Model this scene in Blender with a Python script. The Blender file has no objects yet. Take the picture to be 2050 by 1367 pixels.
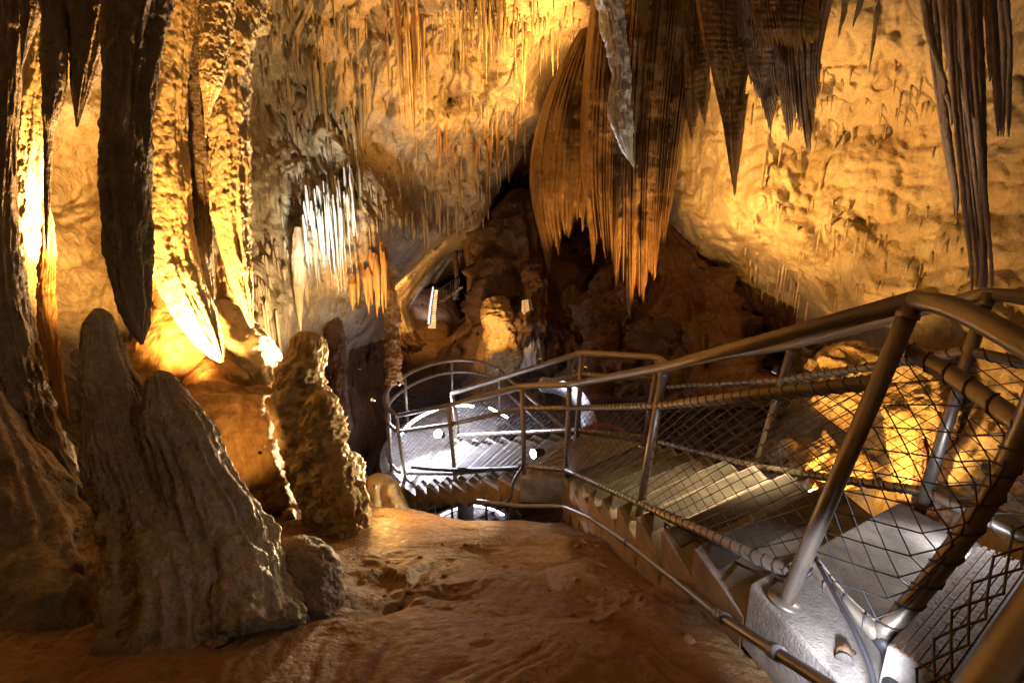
import bpy, math, random
import numpy as np
from mathutils import Vector
random.seed(7)
R = math.radians
sc = bpy.context.scene
COL = sc.collection
# ------------------------------------------------------------------ camera
F = 1000.0; PITCH = R(15); EYE = np.array([0.0, 0.0, 1.5]); CU, CV = 1025.0, 683.5
cd = bpy.data.cameras.new('camera'); cam = bpy.data.objects.new('camera', cd); COL.objects.link(cam)
cd.sensor_width = 36; cd.lens = 36 * F / 2050; cd.clip_start = 0.02; cd.clip_end = 300
cam.location = EYE; cam.rotation_euler = (R(90) - PITCH, 0, 0); sc.camera = cam
# ------------------------------------------------------------------ world (underground: no daylight at all)
w = bpy.data.worlds.new('World'); sc.world = w; w.use_nodes = True
w.node_tree.nodes['Background'].inputs[0].default_value = (0.02, 0.012, 0.006, 1)
w.node_tree.nodes['Background'].inputs[1].default_value = 0.05
sc.view_settings.view_transform = 'Standard'; sc.view_settings.look = 'None'
sc.view_settings.exposure = 0; sc.view_settings.gamma = 1; sc.view_settings.use_curve_mapping = False
sc.render.engine = 'CYCLES'
sc.cycles.use_denoising = True
sc.cycles.max_bounces = 6; sc.cycles.diffuse_bounces = 1; sc.cycles.glossy_bounces = 3
sc.cycles.sample_clamp_indirect = 4.0
sc.cycles.caustics_reflective = False; sc.cycles.caustics_refractive = False
cp, sp = math.cos(PITCH), math.sin(PITCH)
FW = np.array([0, cp, -sp]); UP = np.array([0, sp, cp]); RT = np.array([1.0, 0, 0])

def P(u, v, d):
    "point seen at photo pixel u,v at forward distance d metres"
    u = np.asarray(u, float); v = np.asarray(v, float); d = np.asarray(d, float)
    return EYE + ((u - CU) / F * d)[..., None] * RT - ((v - CV) / F * d)[..., None] * UP + d[..., None] * FW

def PZ(u, v, z):
    "point seen at pixel u,v on the horizontal level z"
    k = (v - CV) / F * cp + sp
    return P(u, v, (EYE[2] - z) / k)

# ------------------------------------------------------------------ noise
def _h(ix, iy, iz, s):
    n = (ix * 374761393 + iy * 668265263 + iz * 2147483647 + s * 1274126177) & 0xFFFFFFFF
    n = ((n ^ (n >> 13)) * 1274126177) & 0xFFFFFFFF
    n = ((n ^ (n >> 15)) * 2246822519) & 0xFFFFFFFF
    return ((n ^ (n >> 16)) & 0xFFFFFF) / float(0xFFFFFF) * 2 - 1

def noise(p, s=0):
    f = np.floor(p); i = f.astype(np.int64); t = p - f; t = t * t * t * (t * (t * 6 - 15) + 10)
    x, y, z = i[..., 0], i[..., 1], i[..., 2]; a, b, c = t[..., 0], t[..., 1], t[..., 2]
    def L(A, B, k): return A + (B - A) * k
    return L(L(L(_h(x, y, z, s), _h(x+1, y, z, s), a), L(_h(x, y+1, z, s), _h(x+1, y+1, z, s), a), b),
             L(L(_h(x, y, z+1, s), _h(x+1, y, z+1, s), a), L(_h(x, y+1, z+1, s), _h(x+1, y+1, z+1, s), a), b), c)

def fbm(p, o=4, s=0, g=0.5, l=2.03):
    r = 0; a = 1.0; q = np.array(p, float)
    for k in range(o):
        r = r + a * noise(q, s + k * 17); q = q * l + 3.7; a *= g
    return r

def ridge(p, o=3, s=0):
    r = 0; a = 1.0; q = np.array(p, float)
    for k in range(o):
        r = r + a * (1 - 2 * np.abs(noise(q, s + k * 13))); q = q * 2.1 + 1.3; a *= 0.5
    return r

def S(p, x, y, z): return p * np.array([x, y, z])
def sstep(a, b, x):
    t = np.clip((x - a) / (b - a), 0, 1); return t * t * (3 - 2 * t)

# ------------------------------------------------------------------ mesh helpers
def mesh_obj(name, V, Fq, mat, parent=None, smooth=True, tris=None):
    me = bpy.data.meshes.new(name)
    V = np.asarray(V, np.float32).reshape(-1, 3); Fq = np.asarray(Fq, np.int32).reshape(-1, 4) if len(Fq) else np.zeros((0, 4), np.int32)
    T = np.asarray(tris, np.int32).reshape(-1, 3) if tris is not None and len(tris) else np.zeros((0, 3), np.int32)
    me.vertices.add(len(V)); me.vertices.foreach_set('co', V.ravel())
    me.loops.add(Fq.size + T.size); me.loops.foreach_set('vertex_index', np.concatenate([Fq.ravel(), T.ravel()]))
    me.polygons.add(len(Fq) + len(T))
    me.polygons.foreach_set('loop_start', np.concatenate([np.arange(len(Fq)) * 4, Fq.size + np.arange(len(T)) * 3]).astype(np.int32))
    me.polygons.foreach_set('use_smooth', np.full(len(Fq) + len(T), smooth))
    me.update(calc_edges=True); me.validate()
    if mat: me.materials.append(mat)
    o = bpy.data.objects.new(name, me); COL.objects.link(o)
    if parent: o.parent = parent
    return o

def tag(o, label=None, cat=None, group=None, kind=None):
    if label: o['label'] = label
    if cat: o['category'] = cat
    if group: o['group'] = group
    if kind: o['kind'] = kind
    return o

def thing(name, label, cat, group=None, loc=None):
    o = bpy.data.objects.new(name, None); COL.objects.link(o); o.empty_display_size = .1
    return tag(o, label, cat, group)

def grid_faces(nr, nc, wrap=True):
    i = np.arange(nr - 1)[:, None]; j = np.arange(nc if wrap else nc - 1)[None, :]; j2 = (j + 1) % nc
    return np.stack([i*nc + j, i*nc + j2, (i+1)*nc + j2, (i+1)*nc + j], -1).reshape(-1, 4)

def catmull(pts, n):
    pts = np.asarray(pts, float); m = len(pts)
    if m == 2: return pts[0] + (pts[1] - pts[0]) * np.linspace(0, 1, n)[:, None]
    q = np.vstack([2*pts[0]-pts[1], pts, 2*pts[-1]-pts[-2]])
    seg = np.linalg.norm(np.diff(pts[:, :3], axis=0), axis=1); c = np.concatenate([[0], np.cumsum(seg)]); c /= c[-1]
    x = np.linspace(0, 1, n); k = np.clip(np.searchsorted(c, x, side='right') - 1, 0, m - 2)
    t = ((x - c[k]) / (c[k+1] - c[k]))[:, None]
    p0, p1, p2, p3 = q[k], q[k+1], q[k+2], q[k+3]
    return .5*((2*p1)+(-p0+p2)*t+(2*p0-5*p1+4*p2-p3)*t*t+(-p0+3*p1-3*p2+p3)*t**3)

def frames(C):
    T = np.gradient(C, axis=0); T /= np.linalg.norm(T, axis=1)[:, None] + 1e-9
    a = np.array([0, 1, 0.0]) if abs(T[0][1]) < .9 else np.array([1.0, 0, 0])
    N = np.zeros_like(T); n = a - T[0]*a.dot(T[0]); n /= np.linalg.norm(n); N[0] = n
    for k in range(1, len(T)):
        n = N[k-1] - T[k]*N[k-1].dot(T[k]); N[k] = n/(np.linalg.norm(n)+1e-9)
    return T, N, np.cross(T, N)

def pipe_data(C, r, sides=12):
    C = np.asarray(C, float); T, N, B = frames(C); th = np.linspace(0, 2*np.pi, sides, endpoint=False)
    r = np.broadcast_to(np.asarray(r, float), (len(C),))
    V = C[:, None] + r[:, None, None]*(np.cos(th)[None, :, None]*N[:, None] + np.sin(th)[None, :, None]*B[:, None])
    Fq = grid_faces(len(C), sides); n = len(C)*sides
    V = np.vstack([V.reshape(-1, 3), C[0], C[-1]])
    j = np.arange(sides); j2 = (j+1) % sides
    tr = np.vstack([np.stack([j2, j, np.full(sides, n)], 1), np.stack([(len(C)-1)*sides + j, (len(C)-1)*sides + j2, np.full(sides, n+1)], 1)])
    return V, Fq, tr

def join_data(items):
    Vs, Fs, Ts, o = [], [], [], 0
    for V, Fq, T in items:
        Vs.append(V); Fs.append(np.asarray(Fq).reshape(-1, 4)+o); Ts.append(np.asarray(T).reshape(-1, 3)+o); o += len(V)
    return np.vstack(Vs), np.vstack(Fs), np.vstack(Ts)

def pipe(name, C, r, mat, parent=None, sides=14):
    V, Fq, T = pipe_data(C, r, sides); return mesh_obj(name, V, Fq, mat, parent, True, T)

def fillet(pts, rad, n=7):
    pts = [np.asarray(p, float) for p in pts]; out = [pts[0]]
    for a, b, c in zip(pts, pts[1:], pts[2:]):
        r1 = min(rad, np.linalg.norm(a-b)*.45); r2 = min(rad, np.linalg.norm(c-b)*.45)
        p = b+(a-b)/np.linalg.norm(a-b)*r1; q = b+(c-b)/np.linalg.norm(c-b)*r2
        for t in np.linspace(0, 1, n): out.append((1-t)**2*p+2*t*(1-t)*b+t*t*q)
    out.append(pts[-1]); return np.array(out)

def resample(C, step):
    C = np.asarray(C, float); s = np.concatenate([[0], np.cumsum(np.linalg.norm(np.diff(C, axis=0), axis=1))])
    x = np.linspace(0, s[-1], max(2, int(s[-1]/step)+1))
    return np.stack([np.interp(x, s, C[:, k]) for k in range(3)], 1)

def segs_data(A, B, r):
    "many thin three-sided wires at once"
    A = np.asarray(A, float); B = np.asarray(B, float); D = B-A; L = np.linalg.norm(D, axis=1)[:, None]+1e-9; D = D/L
    A = A-D*r*.6; B = B+D*r*.6
    X = np.cross(D, [0.3, 0.2, 1.0]); X /= np.linalg.norm(X, axis=1)[:, None]+1e-9; Y = np.cross(D, X)
    V = []
    for E in (A, B):
        for k in range(3):
            a = k*2*np.pi/3; V.append(E+r*(math.cos(a)*X+math.sin(a)*Y))
    V = np.stack(V, 1); n = len(A); b = np.arange(n)[:, None]*6
    Fq = np.stack([np.concatenate([b+k, b+(k+1) % 3, b+3+(k+1) % 3, b+3+k], 1) for k in range(3)], 1).reshape(-1, 4)
    return V.reshape(-1, 3), Fq, np.zeros((0, 3), int)

def box_pts(pts8): # bottom 4, top 4
    return np.asarray(pts8, float), np.array([[3,2,1,0],[4,5,6,7],[0,1,5,4],[1,2,6,5],[2,3,7,6],[3,0,4,7]]), np.zeros((0, 3), int)

def bevel(o, wd=.01, seg=2):
    m = o.modifiers.new('bevel', 'BEVEL'); m.width = wd; m.segments = seg; m.limit_method = 'ANGLE'; return o

# ------------------------------------------------------------------ materials
def new_mat(name):
    m = bpy.data.materials.new(name); m.use_nodes = True; nt = m.node_tree
    return m, nt, nt.nodes, nt.links, nt.nodes['Principled BSDF']

def mixc(N, Lk, fac, a, b, mode='MIX'):
    n = N.new('ShaderNodeMix'); n.data_type = 'RGBA'; n.blend_type = mode
    for sock, val in ((n.inputs['Factor'], fac), (n.inputs['A'], a), (n.inputs['B'], b)):
        if hasattr(val, 'is_output'): Lk.new(val, sock)
        else: sock.default_value = val if not isinstance(val, tuple) else (*val, 1) if len(val) == 3 else val
    return n.outputs['Result']

def rng(N, Lk, src, a, b, c=0.0, d=1.0):
    n = N.new('ShaderNodeMapRange'); n.inputs['From Min'].default_value = a; n.inputs['From Max'].default_value = b
    n.inputs['To Min'].default_value = c; n.inputs['To Max'].default_value = d; Lk.new(src, n.inputs['Value']); return n.outputs[0]

def tex(N, Lk, vec, kind, scale, detail=4, sz=1.0, dist=0.0, out=None, rough=.55):
    mp = N.new('ShaderNodeMapping'); mp.inputs['Scale'].default_value = (1, 1, sz); Lk.new(vec, mp.inputs['Vector'])
    t = N.new('ShaderNodeTexNoise' if kind == 'n' else 'ShaderNodeTexVoronoi'); t.inputs['Scale'].default_value = scale
    if kind == 'n':
        t.inputs['Detail'].default_value = detail; t.inputs['Distortion'].default_value = dist; t.inputs['Roughness'].default_value = rough
    else: t.feature = 'F1'
    Lk.new(mp.outputs[0], t.inputs['Vector']); return t.outputs[out or ('Fac' if kind == 'n' else 'Distance')]

def rock(name, light, mid, stain, rough=.62, bump=1.0, streak=.5, pop=.5, scale=1.0, spec=.3, mott=1.0):
    m, nt, N, Lk, B = new_mat(name)
    pos = N.new('ShaderNodeNewGeometry').outputs['Position']
    n1 = tex(N, Lk, pos, 'n', 1.3*scale, 7, .7, .4)
    n2 = tex(N, Lk, pos, 'n', 9*scale, 6, .14, .3)
    n3 = tex(N, Lk, pos, 'n', 19*scale, 9, .7, rough=.62)
    vo = tex(N, Lk, pos, 'v', 38*scale, 0, .8)
    c = mixc(N, Lk, rng(N, Lk, n1, .38, .62), mid, light)
    c = mixc(N, Lk, rng(N, Lk, n2, .5, .68, 0, streak), c, stain)
    c = mixc(N, Lk, rng(N, Lk, n3, .35, .65, 0, .55*mott), c, tuple(x*.55 for x in mid))
    sp_ = tex(N, Lk, pos, 'n', 60*scale, 3, .8)
    c = mixc(N, Lk, rng(N, Lk, sp_, .58, .72, 0, .45*mott), c, tuple(x*.35 for x in stain))
    Lk.new(c, B.inputs['Base Color'])
    Lk.new(rng(N, Lk, n3, .3, .7, max(.05, rough-.15), min(1, rough+.15)), B.inputs['Roughness'])
    B.inputs['Specular IOR Level'].default_value = spec
    a = N.new('ShaderNodeMath'); a.operation = 'MULTIPLY_ADD'; Lk.new(vo, a.inputs[0]); a.inputs[1].default_value = -.35*pop; Lk.new(n3, a.inputs[2])
    a2 = N.new('ShaderNodeMath'); a2.operation = 'MULTIPLY_ADD'; Lk.new(n2, a2.inputs[0]); a2.inputs[1].default_value = 1.4*streak; Lk.new(a.outputs[0], a2.inputs[2])
    b = N.new('ShaderNodeBump'); b.inputs['Strength'].default_value = min(1, .85*bump); b.inputs['Distance'].default_value = .032*bump/scale
    Lk.new(a2.outputs[0], b.inputs['Height']); Lk.new(b.outputs[0], B.inputs['Normal'])
    return m

M = {}
M['wall'] = rock('cave_limestone', (.64, .52, .34), (.46, .34, .2), (.25, .14, .065), bump=1.1, streak=.55, pop=.5)
M['wallr'] = rock('cave_limestone_ochre', (.6, .49, .31), (.44, .33, .19), (.3, .17, .07), bump=1.0, streak=.2, pop=.4, mott=.8)
M['gold'] = rock('golden_calcite', (.62, .47, .25), (.5, .34, .15), (.42, .22, .07), bump=1.0, streak=.4, pop=1.0)
M['goldcol'] = rock('pale_gold_calcite', (.78, .62, .4), (.66, .48, .26), (.48, .29, .1), bump=.75, streak=.5, pop=.8, mott=.6)
M['amber'] = rock('amber_flowstone', (.5, .3, .12), (.36, .19, .07), (.22, .09, .03), bump=.8, streak=.6, pop=.4, rough=.5)
M['curtain'] = rock('brown_drapery_calcite', (.42, .26, .115), (.3, .155, .055), (.17, .07, .025), bump=.7, streak=.7, pop=.5, rough=.5)
M['dark'] = rock('grey_brown_calcite', (.38, .29, .19), (.26, .185, .115), (.13, .085, .055), bump=1.3, streak=.4, pop=.5)
M['twin'] = rock('weathered_stalagmite_calcite', (.5, .39, .25), (.36, .26, .16), (.17, .11, .07), bump=1.2, streak=.35, pop=.9, rough=.5)
M['mauve'] = rock('mauve_grey_calcite', (.55, .42, .33), (.42, .3, .22), (.22, .12, .08), bump=.6, streak=.5, pop=.4, rough=.5)
M['white'] = rock('white_calcite', (.82, .79, .74), (.7, .66, .6), (.5, .42, .32), bump=.6, streak=.3, pop=.6, rough=.45, mott=.4)
M['cream'] = rock('cream_calcite', (.7, .55, .36), (.58, .4, .22), (.42, .22, .09), bump=.5, streak=.4, pop=.3, rough=.45, mott=.6)
M['orange'] = rock('orange_calcite', (.62, .36, .15), (.5, .25, .08), (.34, .13, .04), bump=.5, streak=.5, pop=.3, rough=.45, mott=.6)
M['red'] = rock('red_brown_earth_and_shade', (.2, .115, .06), (.13, .066, .032), (.06, .03, .016), bump=1.1, streak=.3, pop=.5)
M['floor'] = rock('wet_flowstone_floor', (.33, .2, .085), (.22, .115, .04), (.12, .055, .02), bump=.9, streak=.05, pop=.5, rough=.58, spec=.4, mott=.7)

def plain(name, col, rough=.5, metal=0.0, bscale=60, bstr=.15, var=.25, dist=.003):
    m, nt, N, Lk, B = new_mat(name)
    pos = N.new('ShaderNodeNewGeometry').outputs['Position']
    n = tex(N, Lk, pos, 'n', 7, 7); n2 = tex(N, Lk, pos, 'n', bscale, 4)
    c = mixc(N, Lk, rng(N, Lk, n, .35, .65), tuple(x*(1-var) for x in col), col)
    c = mixc(N, Lk, rng(N, Lk, n2, .58, .7, 0, var*1.5), c, tuple(x*.4 for x in col))
    Lk.new(c, B.inputs['Base Color']); B.inputs['Metallic'].default_value = metal
    Lk.new(rng(N, Lk, n, .3, .7, rough-.08, rough+.12), B.inputs['Roughness'])
    b = N.new('ShaderNodeBump'); b.inputs['Strength'].default_value = bstr; b.inputs['Distance'].default_value = dist
    Lk.new(n2, b.inputs['Height']); Lk.new(b.outputs[0], B.inputs['Normal']); return m
M['steel'] = plain('galvanised_steel', (.38, .32, .24), .4, .7, 45, .3)
M['wire'] = plain('dark_wire', (.10, .095, .09), .5, .5)
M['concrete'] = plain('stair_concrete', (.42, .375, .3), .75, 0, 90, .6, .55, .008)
M['sidecon'] = plain('side_concrete_amber_shade', (.33, .2, .095), .75, 0, 40, .7, .5, .012)  # concrete sides tinted orange-brown, their amber light and shade put into colour
M['shade_and_cap'] = plain('tread_shade_and_cap_grey', (.17, .155, .13), .8, 0, 120, .8, .5, .006)  # dark grey for the painted tread shade, also for the junction cap
M['blackplastic'] = plain('black_plastic', (.03, .03, .03), .45)
M['conduit'] = plain('grey_conduit', (.22, .2, .18), .35, .3)
M['redhose'] = plain('orange_red_hose', (.5, .11, .04), .45)
M['paint'] = plain('pale_painted_steel', (.55, .57, .62), .4, .2)
def emis(name, col, s):
    m, nt, N, Lk, B = new_mat(name); B.inputs['Base Color'].default_value = (.8, .8, .8, 1)
    B.inputs['Emission Color'].default_value = (*col, 1); B.inputs['Emission Strength'].default_value = s; return m
M['led'] = emis('cool_led_tube', (.72, .74, 1.0), 52)
M['ledlow'] = emis('dim_cool_led_tube', (.72, .74, 1.0), 18)
M['farglow'] = emis('added_far_glow', (.72, .74, 1.0), 1.6)
M['warmlens'] = emis('warm_lamp_lens', (1, .8, .5), 60)
M['amberlens'] = emis('amber_lamp_lens', (1, .6, .2), .6)

# ------------------------------------------------------------------ cave shell: a real, closed cavern surface round the viewpoint
def dirs(u, v):
    q = P(np.asarray(u, float), np.asarray(v, float), np.ones(np.shape(u))) - EYE
    return q/np.linalg.norm(q, axis=-1)[..., None], np.linalg.norm(q, axis=-1)
SH = [(1000,330,9.8),(955,385,10.2),(1060,340,14.5),(1030,440,14.5),(1085,230,9.6),(1130,200,12.5),(880,470,10.8),(830,500,10),(800,545,10.6),(790,600,13),(1250,300,12),(740,300,8.4),(900,120,8.2),(860,240,8.2),
 # photo pixel u, v, forward distance
(-200,0,4.2),(-200,500,4.2),(-250,1000,3.6),(0,100,4.6),(0,400,4.7),(0,700,4.4),(0,1000,3.6),(-100,1300,2.7),
(160,100,5.2),(160,350,5.4),(160,600,5.2),(200,850,4.8),(330,200,5.6),(330,600,5.4),(330,900,5.2),(300,-200,4.6),
(480,100,6.0),(480,400,6.0),(490,620,5.7),(500,900,5.8),(560,200,6.6),(560,450,6.6),(570,620,6.6),(600,750,7.2),(600,-200,5.4),
(700,50,7.2),(680,300,7.3),(660,480,7.2),(650,600,7.5),(690,720,10),(720,850,10),(640,900,7.5),
(780,200,8.0),(760,380,8.2),(740,520,8.0),(720,620,8.6),(800,650,13),(850,350,9.3),(830,480,9.6),(820,560,12),
(900,200,8.8),(930,60,7.6),(1000,100,7.4),(1100,50,7.0),(1050,180,8.6),(950,320,10),(1000,-200,5.6),(1300,-200,5.0),
(900,430,11.5),(960,420,12.5),(900,520,16),(870,600,19),(930,560,21),(1020,380,17),(1050,420,15),(980,480,13.5),(1080,560,11.6),(1000,620,12.2),
(1080,700,11),(940,680,12.4),(850,700,14),(1160,500,12.5),(1180,640,12.2),(1150,300,11),(1250,500,12),(1250,660,12),(1350,560,11),(1340,680,11),
(1300,800,10.5),(1200,800,11),(950,800,12.5),(800,800,12.5),(700,960,10),(900,1040,13),(1100,1000,12),(800,1050,12),
(1400,300,8.6),(1400,430,8.8),(1380,500,9.8),(1450,550,9.6),(1500,400,7.6),(1500,150,7.0),(1400,50,7.2),(1600,300,6.8),(1600,500,7.0),(1560,620,8.6),
(1700,450,6.3),(1700,600,6.8),(1650,720,8.2),(1750,200,6.0),(1800,0,5.2),(1900,400,5.4),(1900,560,5.6),(2050,300,4.6),(2050,600,4.9),(2250,300,3.8),(2250,800,4.0),
(1450,720,9.5),(1500,850,8.5),(1650,950,7.4),(1800,850,6.2),(1950,800,5.2),(2000,1000,4.2),(1900,950,5.0),(2100,1200,3.4),
(1200,1100,8),(1500,1200,6),(900,1250,6),(400,1200,4.6),(500,1700,4),(1500,1700,4),(1025,2400,3.4),(-600,683,3.2),(2700,683,3.2),(1025,-900,3.6)]
SHa = np.array(SH, float)
D0, LN = dirs(SHa[:, 0], SHa[:, 1]); RAD = SHa[:, 2]*LN
ex = np.array([[0, -1, 0, 2.8], [.7, -.7, 0, 2.8], [-.7, -.7, 0, 2.8], [0, 0, 1, 3.4], [0, -.6, .8, 3.2], [0, -.6, -.8, 2.6], [0, 0, -1, 3.2]])
D0 = np.vstack([D0, ex[:, :3]/np.linalg.norm(ex[:, :3], axis=1)[:, None]]); RAD = np.concatenate([RAD, ex[:, 3]])
def rbf_fit(X, y, lam=1e-3):
    K = np.linalg.norm(X[:, None]-X[None], axis=2); n = len(X)
    A = np.block([[K-lam*np.eye(n), np.ones((n, 1)), X], [np.vstack([np.ones((1, n)), X.T]), np.zeros((X.shape[1]+1, X.shape[1]+1))]])
    return np.linalg.lstsq(A, np.concatenate([y, np.zeros(X.shape[1]+1)]), rcond=None)[0]
def rbf_eval(X, W, Q):
    out = np.empty(len(Q))
    for s in range(0, len(Q), 40000):
        q = Q[s:s+40000]
        d = np.sqrt(np.maximum((q**2).sum(1)[:, None]+(X**2).sum(1)[None]-2*q@X.T, 0))
        out[s:s+40000] = d@W[:len(X)]+W[len(X)]+q@W[len(X)+1:]
    return out
WS = rbf_fit(D0, np.log(RAD))
def shell_disp(p, D):
    "bring relief to shell points p seen along D"
    left = sstep(-.3, -2.5, p[:, 0]); 
    n = .42*fbm(p*.5, 2, 1) + .13*ridge(p*1.1, 3, 5)
    q = p + .25*np.stack([noise(p*1.7, 31), noise(p*1.7, 32), noise(p*1.7, 33)], 1)
    hang = ridge(S(q, 3.2, 3.2, .5), 2, 9)         # hanging folds, long in z
    fine = fbm(q*5.5, 4, 21)
    drip = np.abs(noise(S(q, 11, 11, 1.1), 41))
    k = .45+.55*sstep(-.2, .3, noise(p*.8, 51))
    lf = .3+.7*sstep(1.6, .6, p[:, 0]); dip = ridge(np.stack([q[:, 0]*.5+q[:, 2]*1.5, q[:, 1]*.5, q[:, 2]*.6-q[:, 0]*.2], 1), 3, 91)
    mid = sstep(-2.2, -1.0, p[:, 0])               # smoother sloping rock away from the drip-covered left wall
    n = n - .085*hang*k*lf*(1-.6*mid) - .03*fine + .07*drip*k*(.4+.8*left)*lf*(1-.6*mid) + .10*dip*(1.15-lf)
    sl = np.where(p[:, 0] > .8, 1.0, -1.0)*.55
    cq = np.stack([q[:, 0]*.45, q[:, 1]*.45, (q[:, 2]+sl*q[:, 0])*1.25], 1); cr = noise(cq+.15*fbm(q*3, 2, 55)[:, None], 57)
    n = n + mid*(.16*cr + .10*np.exp(-(cr/.035)**2)*sstep(-.3, .3, noise(q*1.3, 59)))
    n = n + .016*ridge(q*2.6, 3, 61)*(1.25-left)
    sc_ = np.clip(np.linalg.norm(p-EYE, axis=1)/7, .35, 1.6)
    return p + D*(n*sc_)[:, None]
def shell_point(u, v):
    D, L = dirs(np.array([u], float), np.array([v], float)); r = np.exp(rbf_eval(D0, WS, D))
    p = EYE+D*r[:, None]; q = shell_disp(p, D)[0]
    return float((q-EYE).dot(FW))
def axis_vals(a, step, coarse, end):
    mid = np.arange(-a, a+step/2, step); o = np.arange(a+coarse, end, coarse); return np.concatenate([-o[::-1], mid, o])
def build_shell():
    az = R(1)*axis_vals(49.5, .125, 2.5, 179); el = R(1)*np.concatenate([np.arange(-88, -37, 2.5), np.arange(-36.5, 37.5, .125), np.arange(39.5, 89, 2.5)])
    A, E = np.meshgrid(az, el)
    D = (np.sin(A)*np.cos(E))[..., None]*RT+np.sin(E)[..., None]*UP+(np.cos(A)*np.cos(E))[..., None]*FW
    D = D.reshape(-1, 3); r = np.exp(rbf_eval(D0, WS, D)); V = shell_disp(EYE+D*r[:, None], D)
    nr, nc = len(el), len(az); Fq = grid_faces(nr, nc, True)
    U = A.reshape(-1); 
    # pixel centre of every face decides which stretch of cavern it belongs to
    fc = D[Fq].mean(1); z = fc@FW; uu = CU+F*(fc@RT)/np.maximum(z, 1e-3); vv = CV-F*(fc@UP)/np.maximum(z, 1e-3)
    uu = np.where(z > .05, uu, np.where(fc[:, 0] > 0, 5000, -5000)); vv = np.where(z > .05, vv, np.where(fc@UP > 0, -5000, 5000))
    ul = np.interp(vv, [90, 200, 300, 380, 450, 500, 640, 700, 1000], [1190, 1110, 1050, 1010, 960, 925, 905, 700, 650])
    ur = np.interp(vv, [0, 460, 560, 620, 800, 1000], [1400, 1330, 1480, 1600, 1560, 1500])  # lower edge follows the shadow on the right wall; the colour change paints it
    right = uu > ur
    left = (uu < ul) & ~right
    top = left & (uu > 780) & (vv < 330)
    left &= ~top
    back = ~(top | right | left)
    cap = {}
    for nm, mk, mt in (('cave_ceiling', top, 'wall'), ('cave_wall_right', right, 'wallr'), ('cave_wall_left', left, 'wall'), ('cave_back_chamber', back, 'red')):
        f = Fq[mk]; ids, inv = np.unique(f, return_inverse=True)
        o = mesh_obj(nm, V[ids], inv.reshape(-1, 4)[:, ::-1], M[mt]); tag(o, kind='structure')
build_shell()

# ------------------------------------------------------------------ floor ledge
def H(u, v, d): return P(u, v, d)
FC = [H(900,1367,1.85),H(400,1367,1.75),H(0,1367,1.7),H(1400,1367,1.78),H(1250,1200,2.7),H(1440,1290,2.1),H(1650,1367,1.9),H(900,1200,2.8),H(650,1200,2.55),
 H(900,1110,3.7),H(900,1055,4.5),H(740,1062,4.2),H(1130,1045,4.7),H(1210,1080,4.0),H(600,1080,3.8),H(500,1050,4.0),H(580,990,4.7),H(450,1150,2.9),H(150,1250,2.3),
 H(0,1150,2.5),H(300,1050,3.6),H(1350,1190,2.85),H(1520,1340,1.9),H(800,1150,3.25),H(1050,1150,3.15),H(-200,1200,2.2),
 (1.9,2.2,-.9),(1.6,3.4,-1.7),(2.6,3.9,-2.0),(3.2,2.0,-1.2),(.9,5.3,-2.6),(2,6,-3.2),(0,1.0,0.02),(-1.5,.8,.0),(1.5,.6,-.1),(0,-1,0.05),(3,0,-.3),(-3,0,.1),(0,-3,.1),(-2.6,3.8,-.8),(-3.2,2.4,-.3),(-2.2,5.2,-1.3)]
FC = np.array(FC); WF = rbf_fit(FC[:, :2], FC[:, 2], 2e-2)
def edge_y(x): return 4.25+.08*np.sin(x*5)+1.3*sstep(-1.25, -1.9, x)-.0*x
def floor_z(x, y):
    sh = x.shape; q = np.stack([x.ravel(), y.ravel()], 1); z = rbf_eval(FC[:, :2], WF, q)
    p = np.stack([q[:, 0], q[:, 1], z*0], 1)
    wq = p+.2*np.stack([noise(p*2.3, 3), noise(p*2.3, 4), p[:, 2]], 1)
    z = z+.045*fbm(wq*1.4, 2, 8)+.008*(1-sstep(2.4, 1.8, q[:, 1]))*ridge(S(wq, 1.2, 4.0, 1), 2, 12)+.006*fbm(wq*7, 5, 14, .6)+.02*np.abs(noise(wq*2.6, 15))
    # eroded, pitted patch beside the twin stalagmite
    m = np.exp(-(((q[:, 0]+.62)/.42)**2+((q[:, 1]-2.55)/.42)**2))
    z = z-m*(.07*np.clip(noise(wq*6, 71)+.1, 0, 1)+.025*np.abs(noise(wq*15, 72)))+m*.03
    m2 = np.exp(-(((q[:, 0]-.62)/.30)**2+((q[:, 1]-2.1)/.35)**2))
    z = z+m2*(.012*ridge(wq*9, 3, 77)); 
    # low rimstone terraces in the foreground
    m3 = sstep(2.1, 1.4, q[:, 1])
    z = z+m3*.03*np.abs(noise(wq*3.1, 81))+m3*.008*noise(wq*26, 83)
    e = np.maximum(0, q[:, 1]-edge_y(q[:, 0])); m4 = sstep(1.2, .8, q[:, 0])
    z = z-m4*(e*e*6/(.35+e))
    return z.reshape(sh)
xs = np.concatenate([np.arange(-4.2, -2.2, .05), np.arange(-2.2, 2.3, .0105), np.arange(2.3, 4.5, .06)])
ys = np.concatenate([np.arange(-3, .9, .08), np.arange(.9, 5.2, .0125), np.arange(5.2, 8.0, .06)])
X, Y = np.meshgrid(xs, ys); Z = floor_z(X, Y)
o = mesh_obj('cave_floor', np.stack([X, Y, Z], -1).reshape(-1, 3), grid_faces(len(ys), len(xs), False), M['floor']); tag(o, kind='structure')

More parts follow.
